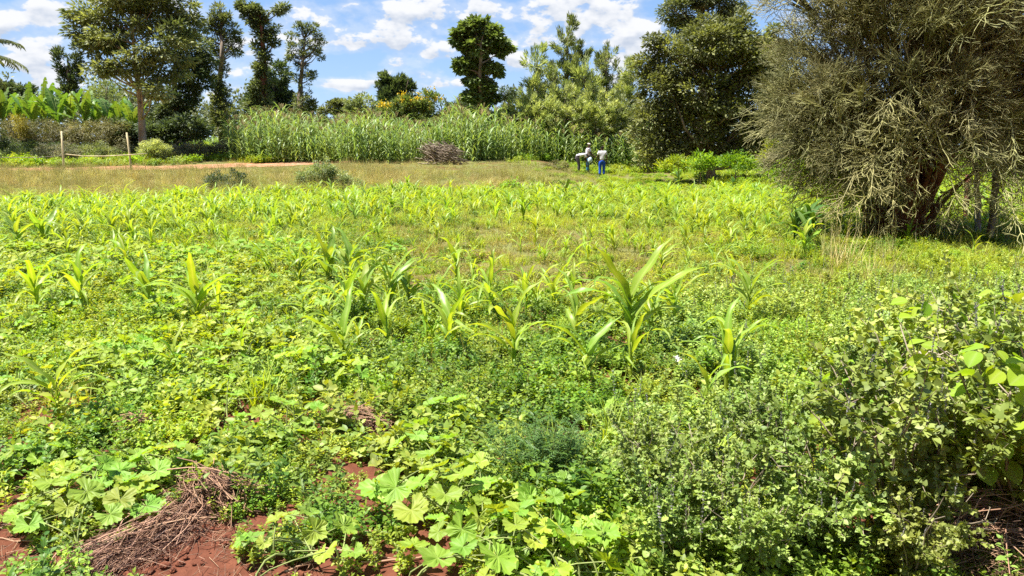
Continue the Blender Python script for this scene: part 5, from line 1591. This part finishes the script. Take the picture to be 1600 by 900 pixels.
def shrub_meshes(seed, H=.95, R=.46, nleaf=4600, gap=.35):
    r = np.random.default_rng(seed); sb = MB(); fb = MB(); kb = MB()
    stems = []
    for i in range(16):
        a = r.uniform(0, 6.28); t = np.linspace(0, 1, 6)[:, None]
        tip = np.array([math.cos(a) * R * r.uniform(.3, 1), math.sin(a) * R * r.uniform(.3, 1), H * r.uniform(.6, 1.0)])
        C = tip * t * np.array([1, 1, 1]) + np.array([0, 0, .12]) * np.sin(t * 3.1) + r.normal(size=(6, 3)) * .025 * t
        sb.tube(C, np.linspace(.008, .003, 6), 5, .5, cap=False); stems.append(C)
    tips = []
    for k in range(130):
        C = stems[r.integers(len(stems))]; j = r.integers(1, 6); b = C[j]
        d = unit(r.normal(size=3) + np.array([b[0], b[1], .3]) * 2) * r.uniform(.10, .28)
        e = b + d; sb.segs([b], [e], .003, .0015, .7); tips.append((b, e))
    P, A, L, tn = [], [], [], []
    for b, e in tips:
        q = r.uniform()
        for t in np.linspace(.15, 1.05, nleaf // 130):
            d = unit(r.normal(size=3)); P.append(b + (e - b) * t + d * .012); A.append(d + unit(e - b) * .3); L.append(.031 * r.uniform(.6, 1.35)); tn.append(np.clip(q * .6 + .4 * r.uniform() , 0, 1))
    L = np.array(L)
    leaves(fb, P, np.array(A), np.array([0, 0, 1.0]) + r.normal(size=(len(P), 3)) * .45, L, L * .95, tn, T_HEART)
    P, A, L = [], [], []
    for b, e in tips[::8]:
        top = e + np.array([r.normal() * .02, r.normal() * .02, .12]); fb.segs([e], [top], .0015, .001, .5, 0)
        for t in np.linspace(.1, 1, 12):
            for _ in range(4): P.append(e + (top - e) * t); A.append(r.normal(size=3) + [0, 0, .5]); L.append(.008)
    leaves(kb, P, np.array(A), r.normal(size=(len(P), 3)), np.array(L), np.array(L) * .9, r.uniform(0, 1, len(P)))
    return (sb.build('stems', [M['twig']], smooth=True), fb.build('foliage', [M['shrubleaf']]), kb.build('flower_spikes', [M['spike']]))


SH = [shrub_meshes(700 + i) for i in range(3)]
HEART = []
for i in range(3):
    r_ = np.random.default_rng(i); mb = MB(); n = 14
    t = np.linspace(-math.pi, math.pi, 25)
    rad = (1 - .5 * np.abs(np.sin(t / 2 + math.pi / 2)) ** 6) if False else None
    u = np.linspace(0, 1, 9)
    w = .36 * np.sin(np.clip(u * 1.04 + .10, 0, 1) * math.pi) ** .75; w[0] = .10; w[-1] = .005
    Lf = .085; z = -.25 * u ** 2 + r_.normal() * .05
    C = np.stack([u * Lf, 0 * u, z * Lf * .7], 1); c2 = .22 + .1 * r_.uniform()
    rows = np.stack([C + np.stack([0 * u, w * Lf * s, np.abs(w * s) * Lf * c2], 1) for s in (-1, -.5, 0, .5, 1)], 1)
    idx = np.arange(45).reshape(9, 5)
    q = np.stack([idx[:-1, :-1], idx[1:, :-1], idx[1:, 1:], idx[:-1, 1:]], -1).reshape(-1, 4)
    tt = np.tile([0, .3, 1, .3, 0], 9)
    mb.add(rows.reshape(-1, 3), q, tt)
    HEART.append(mb.build('leaf', [M['bean']], smooth=True))

SHR = [  # px, py of the foot on the ground, height m, scale, label
    (1480, 830, .95, 'thorny-twigged shrub with the dark hollow under its leaves'), (1590, 860, 1.0, 'twiggy shrub at the frame edge with pale bent branches'), (1380, 860, .85, 'shrub of small round leaves in front of the dark hollow'),
    (1560, 700, .95, 'tall leafy shrub climbing with heart-shaped leaves at the frame edge'), (1450, 690, .92, 'leafy shrub with heart-shaped leaves beside the lilac flowers'), (1330, 740, .75, 'round leaved shrub at the start of the thicket'),
    (1650, 760, 1.05, 'shrub just outside the frame edge'), (1270, 880, .62, 'low small-leaved shrub nearest the camera'), (1340, 640, .6, 'low shrub with lilac spikes behind the round leaved one'), (1120, 860, .55, 'low shrub with greyish flower spikes beside the pumpkin leaves'),
    (1010, 800, .5, 'brownish low shrub behind the last pumpkin plant'), (1200, 780, .55, 'small-leaved shrub in the middle of the lilac weeds'), (1500, 600, .7, 'back shrub of the thicket, towards the pencil bush'), (1600, 610, .75, 'back shrub of the thicket at the frame edge'),
    (1060, 900, .45, 'lowest small-leaved shrub at the bottom edge'), (1180, 920, .5, 'small-leaved shrub at the bottom edge between two others'), (1420, 930, .5, 'bright leafy shrub at the bottom edge before the dry twigs')]
for i, (a, b, h, lab) in enumerate(SHR):
    r = np.random.default_rng(i + 5)
    p = gnd(a, b)
    o = thing('shrub', p, lab, 'shrub', 'shrubs in the near thicket', r.uniform(0, 6.28), h / .95)
    s3 = SH[i % 3]
    link_mesh('stems', s3[0], o); link_mesh('foliage', s3[1], o); link_mesh('flower_spikes', s3[2], o)
    if i in (0, 1, 3, 4, 6, 12, 13, 8, 5):
        n = 64 if i in (0, 1, 3, 4) else 34
        for j in range(n):
            a_ = r.uniform(0, 6.28); q = r.uniform(.25, .44); z = r.uniform(.45, 1.02)
            q *= math.sqrt(max(.1, 1.2 - z))
            link_mesh('leaf', HEART[r.integers(3)], o, (q * math.cos(a_), q * math.sin(a_), z * .95), (r.normal() * .5, r.uniform(-.2, .8), a_ + r.normal() * .5), r.uniform(.9, 1.6))


def bare_branch(pts, dist, rad, label, seed, nb=10):
    r = np.random.default_rng(seed)
    C = np.array([at(x, y, d) for (x, y), d in zip(pts, dist)])
    t = np.linspace(0, 1, 16); s0 = np.linspace(0, 1, len(C))
    Q = np.stack([np.interp(t, s0, C[:, i]) for i in range(3)], 1) + r.normal(size=(16, 3)) * .008
    base = Q[0].copy()
    mb = MB(); mb.tube(Q, np.linspace(rad, rad * .45, 16), 6, .5, jit=.1, rng=r)
    o = link_mesh('dry_branch', mb.build('dry_branch', [M['twig']], smooth=True, offset=base), None, base)
    tag(o, label, 'branch', 'dry branches in the thicket')
    for k in range(nb):
        j = r.integers(3, 15); d = unit(r.normal(size=3) + unit(Q[j] - Q[j - 1])) * r.uniform(.08, .25)
        b = MB(); m_ = Q[j] + d * .5 + r.normal(size=3) * .015
        b.tube([Q[j] - base, m_ - base, Q[j] + d - base], [rad * .4, rad * .3, rad * .15], 4, .7)
        link_mesh('twig', b.build('twig', [M['twig']]), o)


bare_branch([(1508, 770), (1530, 720), (1545, 690), (1568, 655), (1580, 600)], [3.15, 3.1, 3.05, 3.05, 3.2], .008, 'pale bent dry branch with a knuckle, at the edge of the thicket', 1)
bare_branch([(1395, 600), (1425, 560), (1450, 552), (1500, 555)], [3.5, 3.45, 3.4, 3.4], .006, 'thin brown dry branch lying across the dark hollow', 2, 6)
bare_branch([(1430, 805), (1470, 822), (1520, 820), (1560, 815)], [2.85, 2.85, 2.85, 2.9], .005, 'thin pale dry branch lying low in the dry twigs', 3, 8)
bare_branch([(1420, 760), (1400, 700), (1360, 670), (1320, 650)], [3.0, 3.05, 3.2, 3.3], .005, 'long thin dry branch leaning among small round leaves', 4, 8)

# ------------------------------------------------------------------ heaps


def straw_heap(px, py, label, seed, n=1000, R=(.42, .26), H=.28, L=.42, flow=None, rz=0.0):
    r = np.random.default_rng(seed); p = gnd(px, py)
    o = thing('straw_heap', p, label, 'straw heap', 'heaps of dry pulled weeds', rz)
    def stalk(mb, b, d, L_, r0, tint):
        t = np.linspace(0, 1, 5)[:, None]
        C = b + d * L_ * (t - .5) + np.array([0, 0, -.35 * L_]) * (t - .45) ** 2 + np.array([r.normal(), r.normal(), 0]) * .10 * L_ * np.sin(t * 3.1)
        mb.tube(C, r0, 3, tint, cap=False)
    mb = MB()
    for i in range(n):
        a = r.uniform(0, 6.28); q = math.sqrt(r.uniform())
        x, y = R[0] * q * math.cos(a), R[1] * q * math.sin(a)
        z = max(.01, H * (1 - q ** 1.6) * r.uniform(.4, 1.0) + .015)
        if flow is None or r.uniform() < .4: d = unit(np.array([x, y, 0]) + r.normal(size=3) * .3 * np.array([1, 1, .4]))
        else: d = unit(np.array([flow[0], flow[1], 0]) + r.normal(size=3) * .35)
        stalk(mb, np.array([x, y, z]), d, L * r.uniform(.3, 1.2), r.uniform(.0010, .0022), r.uniform(0, 1) ** 1.6)
    s = link_mesh('straw', mb.build('straw', [M['straw']]), o); tag(s, kind='stuff')
    for i in range(40):
        m1 = MB(); a = r.uniform(0, 6.28); q = r.uniform(0, .9)
        d = unit(np.array([(flow or (1, 0))[0], (flow or (1, 0))[1], 0]) + r.normal(size=3) * .5 * np.array([1, 1, .3]))
        stalk(m1, np.array([R[0] * q * math.cos(a), R[1] * q * math.sin(a), H * (1 - q) + .05]), d, L * r.uniform(.8, 1.7), r.uniform(.002, .0035), r.uniform(.4, 1))
        link_mesh('stalk', m1.build('stalk', [M['straw']]), o)
    return o


sa, sb = gnd(400, 745), gnd(110, 895)
SRZ = math.atan2(sa[1] - sb[1], sa[0] - sb[0])
straw_heap(262, 825, 'long messy strip of dry brown pulled weeds slanting over red soil', 1, 1150, (.52, .17), .07, .36, (1, .1), SRZ)
straw_heap(325, 785, 'low mound of finer brown stalks at the upper end of the long strip', 2, 1300, (.27, .20), .15, .26, (.6, -.8))
straw_heap(215, 680, 'small brown tuft of dead weeds in the broad-leaved weeds', 3, 260, (.10, .08), .10, .12)
straw_heap(1530, 880, 'tangle of dry brown twigs beneath the thicket', 4, 600, (.40, .25), .3, .4, (1, .1))
straw_heap(565, 668, 'small brown patch of dead stalks behind the pumpkin leaves', 5, 300, (.20, .12), .08, .25)


def litter_stalks():
    r = np.random.default_rng(88)
    spots = [(30, 850), (110, 770), (200, 735), (180, 880), (60, 900), (90, 800), (260, 740), (430, 850), (520, 830), (560, 870), (20, 790), (140, 850), (620, 880), (490, 880)]
    wh = ['at the soil corner', 'under the bright pumpkin plant', 'behind the bright pumpkin plant', 'before the stalk trail', 'at the bottom corner', 'beside the small pumpkin plant', 'above the straw heap', 'past the straw heap', 'in broad-leaved weeds',
          'on the soil patch before the broadest leaves', 'by the first bare soil', 'in the middle of the bare soil', 'near the nearest pumpkin', 'before the small-leaved pumpkin']
    for (a, b), w in zip(spots, wh):
        p = gnd(a, b); mb = MB(); an = r.uniform(-.4, .9); L = r.uniform(.15, .4)
        t = np.linspace(-.5, .5, 6)[:, None]
        C = np.array([math.cos(an), math.sin(an), 0]) * t * L + r.normal(size=(6, 3)) * np.array([.008, .008, .003]) + np.array([0, 0, .02])
        mb.tube(C, r.uniform(.003, .006), 5, .85)
        tag(link_mesh('dry_stalk', mb.build('dry_stalk', [M['straw']]), None, p), 'single pale dry stalk lying on red soil ' + w, 'stalk', 'dry stalks on the soil')


litter_stalks()


def soil_clods():
    r = np.random.default_rng(12); meshes = []
    for s in range(4):
        bm = bmesh.new(); bmesh.ops.create_icosphere(bm, subdivisions=2, radius=.02)
        for v in bm.verts: v.co *= 1 + .28 * r.normal() * .5; v.co.z *= .6
        me = bpy.data.meshes.new('clod'); bm.to_mesh(me); bm.free(); me.materials.append(solid_mat('clod_earth', (.055, .018, .011), (.21, .078, .045), 60, .95, .1)); meshes.append(me)
    P = sample_wedge(r, 1.8, 6, 260)
    px, py = project(*P.T)
    k = r.uniform(size=len(P)) < soil_open(px, py) * 1.2
    P = P[k]
    scatter_stuff('soil_crumbs', 'crumbs and clods of red earth on the bare soil', meshes, P, r.uniform(0, 6.28, len(P)), r.lognormal(-.6, .5, len(P)), seed=5)


soil_clods()


def soil_litter():
    r = np.random.default_rng(15); meshes = []
    for s in range(5):
        mb = MB(); n = 16
        A = np.stack([r.uniform(-.12, .12, n), r.uniform(-.12, .12, n), r.uniform(.004, .02, n)], 1)
        d_ = unit(np.stack([r.normal(size=n), r.normal(size=n), r.normal(size=n) * .12], 1)) * r.uniform(.02, .10, n)[:, None]
        mb.segs(A, A + d_, .0016, .0010, r.uniform(.1, 1, n))
        meshes.append(mb.build('bits', [M['straw']]))
    P = sample_wedge(r, 1.8, 6.5, 60)
    px, py = project(*P.T)
    P = P[r.uniform(size=len(P)) < np.clip(soil_open(px, py) * 1.6, 0, 1)]
    scatter_stuff('soil_litter', 'broken bits of dry straw littering the bare soil', meshes, P, r.uniform(0, 6.28, len(P)), r.uniform(.6, 1.4, len(P)), lean=.02, seed=6)


soil_litter()


def brushwood():
    r = np.random.default_rng(9); p = at(693, 258, 38.6); p[2] = ground_z(p[0], p[1])
    o = thing('brushwood_pile', p, 'grey-brown pile of cut sticks at the edge of the tall maize', 'stick pile')
    for i in range(230):
        w, hh = 1.75, 1.05
        x = r.uniform(-.5, .5) * w; z = r.uniform(.03, hh * (1 - .25 * abs(x))); y = r.uniform(-.25, .5)
        an = r.normal() * .35 - .45; d = np.array([math.cos(an), r.normal() * .25, math.sin(an)])
        L = r.uniform(.4, 1.3); a, b = np.array([x, y, z]) - d * L / 2, np.array([x, y, z]) + d * L / 2
        a[2], b[2] = max(a[2], .02), max(b[2], .02)
        mb = MB(); mb.tube([a, (a + b) / 2 + r.normal(size=3) * .04, b], [r.uniform(.014, .028), .016, .008], 4, .5)
        link_mesh('stick', mb.build('stick', [M['twig'] if i % 3 else M['bark']]), o)
    return o


brushwood()

# ------------------------------------------------------------------ posts and barrier


def pole_barrier():
    r = np.random.default_rng(14); D = 34.5
    a, b = at(99, 262, D), at(204, 256, D)
    for q in (a, b): q[2] = ground_z(q[0], q[1]) - .15
    o = thing('pole_barrier', a, 'barrier of two pale posts joined by a thin sagging pole', 'barrier')
    ta, tb = at(96, 205, D), at(198, 207, D)
    for p, t in ((a, ta), (b, tb)):
        mb = MB(); mb.tube([p, p * .5 + t * .5 + r.normal(size=3) * .02, t], [.046, .041, .036], 8, .5, jit=.05, rng=r)
        link_mesh('post', mb.build('post', [M['postwood']], smooth=True, offset=a), o)
    pts = [at(103, 241, D - .07), at(130, 244, D - .08), at(165, 244, D - .08), at(202, 242, D - .08), at(229, 240, D - .05)]
    mb = MB(); mb.tube(pts, [.03, .028, .028, .026, .02], 6, .5, jit=.06, rng=r)
    link_mesh('rail', mb.build('rail', [M['postwood']], smooth=True, offset=a), o)
    # thin dark wire to the other side
    pts = [at(-40, 244, D), at(0, 246, D), at(60, 246, D), at(97, 243, D)]
    mb = MB(); mb.tube(pts, .012, 4, .5); link_mesh('wire', mb.build('wire', [M['oldpost']], offset=a), o)


pole_barrier()
for (x0, y0, x1, y1, D, rd, mt, lab) in [(1548, 358, 1558, 255, 14.2, .062, 'oldpost', 'dark weathered leaning fence post beyond the pencil bush'), (1532, 350, 1526, 262, 15.2, .055, 'greypost', 'pale grey fence post beside the dark weathered one'),
                                       (1512, 318, 1514, 280, 17.5, .06, 'redbark', 'short reddish stump post behind the grey fence post')]:
    r = np.random.default_rng(x0); p = at(x0, y0, D); p[2] = ground_z(p[0], p[1]) - .1; t = at(x1, y1 - 8, D)
    mb = MB(); s = np.linspace(0, 1, 7)[:, None]
    mb.tube(p * (1 - s) + t * s + r.normal(size=(7, 3)) * .008, [rd, rd, rd * .96, rd * .95, rd * .93, rd * .9, rd * .82], 9, .5, jit=.09, rng=r)
    tag(link_mesh('fence_post', mb.build('fence_post', [M[mt]], smooth=True, offset=p), None, p), lab, 'fence post', 'fence posts beyond the pencil bush')

# crumpled white rag
r = np.random.default_rng(3); bm = bmesh.new(); bmesh.ops.create_grid(bm, x_segments=10, y_segments=8, size=.05)
for v in bm.verts: v.co.z = .018 * math.sin(v.co.x * 90 + 1) + .016 * math.cos(v.co.y * 110) + r.normal() * .004; v.co.x *= 1 + .15 * r.normal()
me = bpy.data.meshes.new('rag'); bm.to_mesh(me); bm.free(); me.materials.append(M['white'])
p = gnd(1058, 590)
tag(link_mesh('white_rag', me, None, p + np.array([0, 0, .16]), (.5, .2, .3), .6), 'small crumpled white rag caught in the weeds', 'rag')

# ------------------------------------------------------------------ the three workers
PM = {'skin': solid_mat('brown_skin', (.07, .035, .022), (.11, .055, .035), 12, .55, .4), 'white': solid_mat('white_cotton', (.66, .66, .70), (.82, .82, .84), 6, .9, .1, .3),
      'pink': solid_mat('pale_pink_cotton', (.55, .48, .56), (.74, .68, .74), 6, .9, .1, .3), 'blue': solid_mat('bright_blue_cloth', (.012, .06, .42), (.03, .12, .62), 6, .85, .2, .3), 'teal': solid_mat('teal_cloth', (.03, .17, .28), (.07, .28, .40), 6, .85, .2, .3),
      'dark': solid_mat('dark_grey_cloth', (.05, .045, .05), (.11, .10, .10), 6, .9, .2, .3), 'hair': solid_mat('black_hair', (.01, .009, .008), (.03, .025, .02), 40, .8, .2), 'scarf': solid_mat('cream_headscarf', (.6, .52, .42), (.78, .70, .60), 10, .9, .1, .4),
      'paleblue': solid_mat('pale_blue_cloth', (.45, .58, .66), (.62, .74, .8), 8, .9, .1, .3), 'shoe': solid_mat('dark_shoe', (.03, .03, .03), (.06, .05, .05), 9, .7)}


def skin_obj(name, verts, edges, radii, mat, parent, root=0, sub=2):
    me = bpy.data.meshes.new(name); me.from_pydata([tuple(v) for v in verts], edges, []); me.materials.append(mat)
    o = link_mesh(name, me, parent)
    o.modifiers.new('skin', 'SKIN')
    sv = me.skin_vertices[0].data if me.skin_vertices else None
    if sv is None:
        bm = bmesh.new(); bm.from_mesh(me); bm.verts.layers.skin.verify(); bm.to_mesh(me); bm.free(); sv = me.skin_vertices[0].data
    for i, v in enumerate(sv):
        rr = radii[i]; v.radius = rr if isinstance(rr, tuple) else (rr, rr); v.use_root = (i == root)
    s = o.modifiers.new('smooth', 'SUBSURF'); s.levels = sub; s.render_levels = sub
    return o


def person(p, J, label, colors, head='hair', rz=0.0):
    """J: joint name -> position, in metres from the ground point between the feet (x along the picture, y away)"""
    root = thing('person', p, label, 'person', None, rz, .94)
    J = {k: np.array(v, float) for k, v in J.items()}
    V, E, R, ix = [], [], [], {}

    def add(k, pos, rad, par=None):
        ix[k] = len(V); V.append(pos); R.append(rad)
        if par is not None: E.append((ix[par], ix[k]))
    pel, ch, nk, hd = J['pelvis'], J['chest'], J['neck'], J['head']
    up = unit(hd - nk)
    add('pelvis', pel, (.13, .105)); add('waist', (pel + ch) / 2, (.11, .09), 'pelvis'); add('chest', ch, (.135, .10), 'waist'); add('neck', nk, .05, 'chest')
    add('jaw', nk + (hd - nk) * .55, .068, 'neck'); add('head', hd, .092, 'jaw'); add('crown', hd + up * .08, .062, 'head')
    f = unit(np.array(J['face']))
    add('nose', hd + f * .098 - up * .02, .016, 'head')
    s = np.cross(f, up)
    for k in (-1, 1): add('ear%d' % k, hd + s * .092 * k, .02, 'head')
    for sd_, k in (('l', -1), ('r', 1)):
        add(sd_ + 'sh', J[sd_ + 'sh'], .055, 'chest'); add(sd_ + 'el', J[sd_ + 'el'], .040, sd_ + 'sh'); add(sd_ + 'wr', J[sd_ + 'wr'], .027, sd_ + 'el')
        d = unit(J[sd_ + 'wr'] - J[sd_ + 'el']); w = J[sd_ + 'wr']; sidev = unit(np.cross(d, [0.2, 1, .1]))
        add(sd_ + 'palm', w + d * .06, (.036, .018), sd_ + 'wr')
        for q, (o_, L) in enumerate(((-.028, .062), (-.010, .075), (.010, .07), (.027, .055))):
            a = w + d * .09 + sidev * o_; add('%sf%d' % (sd_, q), a, .010, sd_ + 'palm')
            add('%sg%d' % (sd_, q), a + d * L * .5 + f * .008, .0085, '%sf%d' % (sd_, q)); add('%sh%d' % (sd_, q), a + d * L * .85 + f * .028, .007, '%sg%d' % (sd_, q))
        add(sd_ + 'th', w + d * .05 - sidev * .04, .011, sd_ + 'palm'); add(sd_ + 'th2', w + d * .085 - sidev * .055 + f * .01, .009, sd_ + 'th')
        add(sd_ + 'hip', J[sd_ + 'hip'], .09, 'pelvis'); add(sd_ + 'kn', J[sd_ + 'kn'], .06, sd_ + 'hip'); add(sd_ + 'an', J[sd_ + 'an'], .04, sd_ + 'kn')
        add(sd_ + 'toe', J[sd_ + 'an'] + unit(np.array([f[0], f[1], 0])) * .15 + np.array([0, 0, -.05]), .035, sd_ + 'an')
    skin_obj('body', V, E, R, PM['skin'], root)
    sl = .62                                              # short sleeves
    sh = [pel - (ch - pel) * .16, (pel + ch) / 2, ch, nk + (ch - nk) * .3, J['lsh'], J['lsh'] * (1 - sl) + J['lel'] * sl, J['rsh'], J['rsh'] * (1 - sl) + J['rel'] * sl]
    skin_obj('shirt', sh, [(0, 1), (1, 2), (2, 3), (2, 4), (4, 5), (2, 6), (6, 7)], [(.155, .125), (.14, .115), (.165, .125), .07, .08, .062, .08, .062], PM[colors[0]], root)
    tl = .12
    tr = [pel + (ch - pel) * .10, pel, J['lhip'], J['lkn'], J['lan'] * (1 - tl) + J['lkn'] * tl, J['rhip'], J['rkn'], J['ran'] * (1 - tl) + J['rkn'] * tl]
    skin_obj('trousers', tr, [(0, 1), (1, 2), (2, 3), (3, 4), (1, 5), (5, 6), (6, 7)], [(.15, .12), (.155, .13), .115, .085, .07, .115, .085, .07], PM[colors[1]], root, 1)
    c = hd + up * .03 - f * .018
    skin_obj('hair' if head == 'hair' else 'headscarf', [c - up * .05 - f * .03, c + up * .01, c + up * .075], [(0, 1), (1, 2)], [.07, .105, .07] if head == 'hair' else [.085, .118, .085], PM[head if head == 'hair' else 'scarf'], root, 0)
    for sd_ in 'lr':
        a = J[sd_ + 'an']; fz = unit(np.array([f[0], f[1], 0]))
        skin_obj('shoe', [a + np.array([0, 0, -.04]) - fz * .04, a + fz * .07 + np.array([0, 0, -.055]), a + fz * .18 + np.array([0, 0, -.06])], [(0, 1), (1, 2)], [.045, .045, .035], PM['shoe'], root)
    return root


def feet(px, D):
    p = at(px, 280, D); p[2] = ground_z(p[0], p[1]); return p


person(feet(940, 39.5), dict(pelvis=(0, 0, .92), chest=(0, .02, 1.27), neck=(0, .02, 1.45), head=(0, .05, 1.58), face=(.1, 1, -.15), lsh=(-.19, 0, 1.38), rsh=(.19, 0, 1.38), lel=(-.25, .02, 1.10), rel=(.27, .0, 1.10),
       lwr=(-.19, .20, .93), rwr=(.25, .10, .86), lhip=(-.09, 0, .88), rhip=(.09, 0, .88), lkn=(-.10, .03, .48), rkn=(.11, .02, .48), lan=(-.11, -.02, .09), ran=(.12, -.02, .09)),
       'person standing with back turned in white T-shirt and bright blue trousers', ('white', 'blue'))
person(feet(918, 40.2), dict(pelvis=(0, 0, .92), chest=(.0, .0, 1.28), neck=(.03, .0, 1.46), head=(.06, .0, 1.60), face=(1, .35, -.25), lsh=(-.04, .17, 1.38), rsh=(.05, -.17, 1.38), lel=(.06, .2, 1.12), rel=(.14, -.18, 1.10),
       lwr=(.28, .16, 1.0), rwr=(.33, -.12, .98), lhip=(0, .09, .88), rhip=(0, -.09, .88), lkn=(.03, .1, .48), rkn=(-.02, -.1, .48), lan=(.0, .1, .09), ran=(-.04, -.1, .09)),
       'person standing in pale pink shirt, cream headscarf and teal trousers, turned sideways', ('pink', 'teal'), head='scarf')
person(feet(904, 38.6), dict(pelvis=(-.10, 0, .90), chest=(.28, .0, 1.06), neck=(.43, .0, 1.02), head=(.53, .0, .92), face=(.35, .1, -1), lsh=(.33, .18, 1.02), rsh=(.33, -.18, 1.02), lel=(.38, .2, .74), rel=(.40, -.18, .74),
       lwr=(.42, .14, .48), rwr=(.48, -.12, .48), lhip=(-.10, .09, .86), rhip=(-.10, -.09, .86), lkn=(.02, .10, .47), rkn=(.0, -.11, .47), lan=(.02, .1, .09), ran=(-.02, -.12, .09)),
       'person bending forward at the waist in white top and dark grey trousers', ('white', 'dark'))
# bundle held low between them
sp = feet(921, 39.2); bo = skin_obj('cloth_bundle', [(0, 0, .62), (.02, 0, .78), (0, 0, .95)], [(0, 1), (1, 2)], [.10, .14, .08], PM['paleblue'], None)
bo.location = Vector([float(v) for v in sp]); tag(bo, 'pale blue cloth bundle held between the bending and standing workers', 'cloth bundle')

bpy.context.view_layer.update()
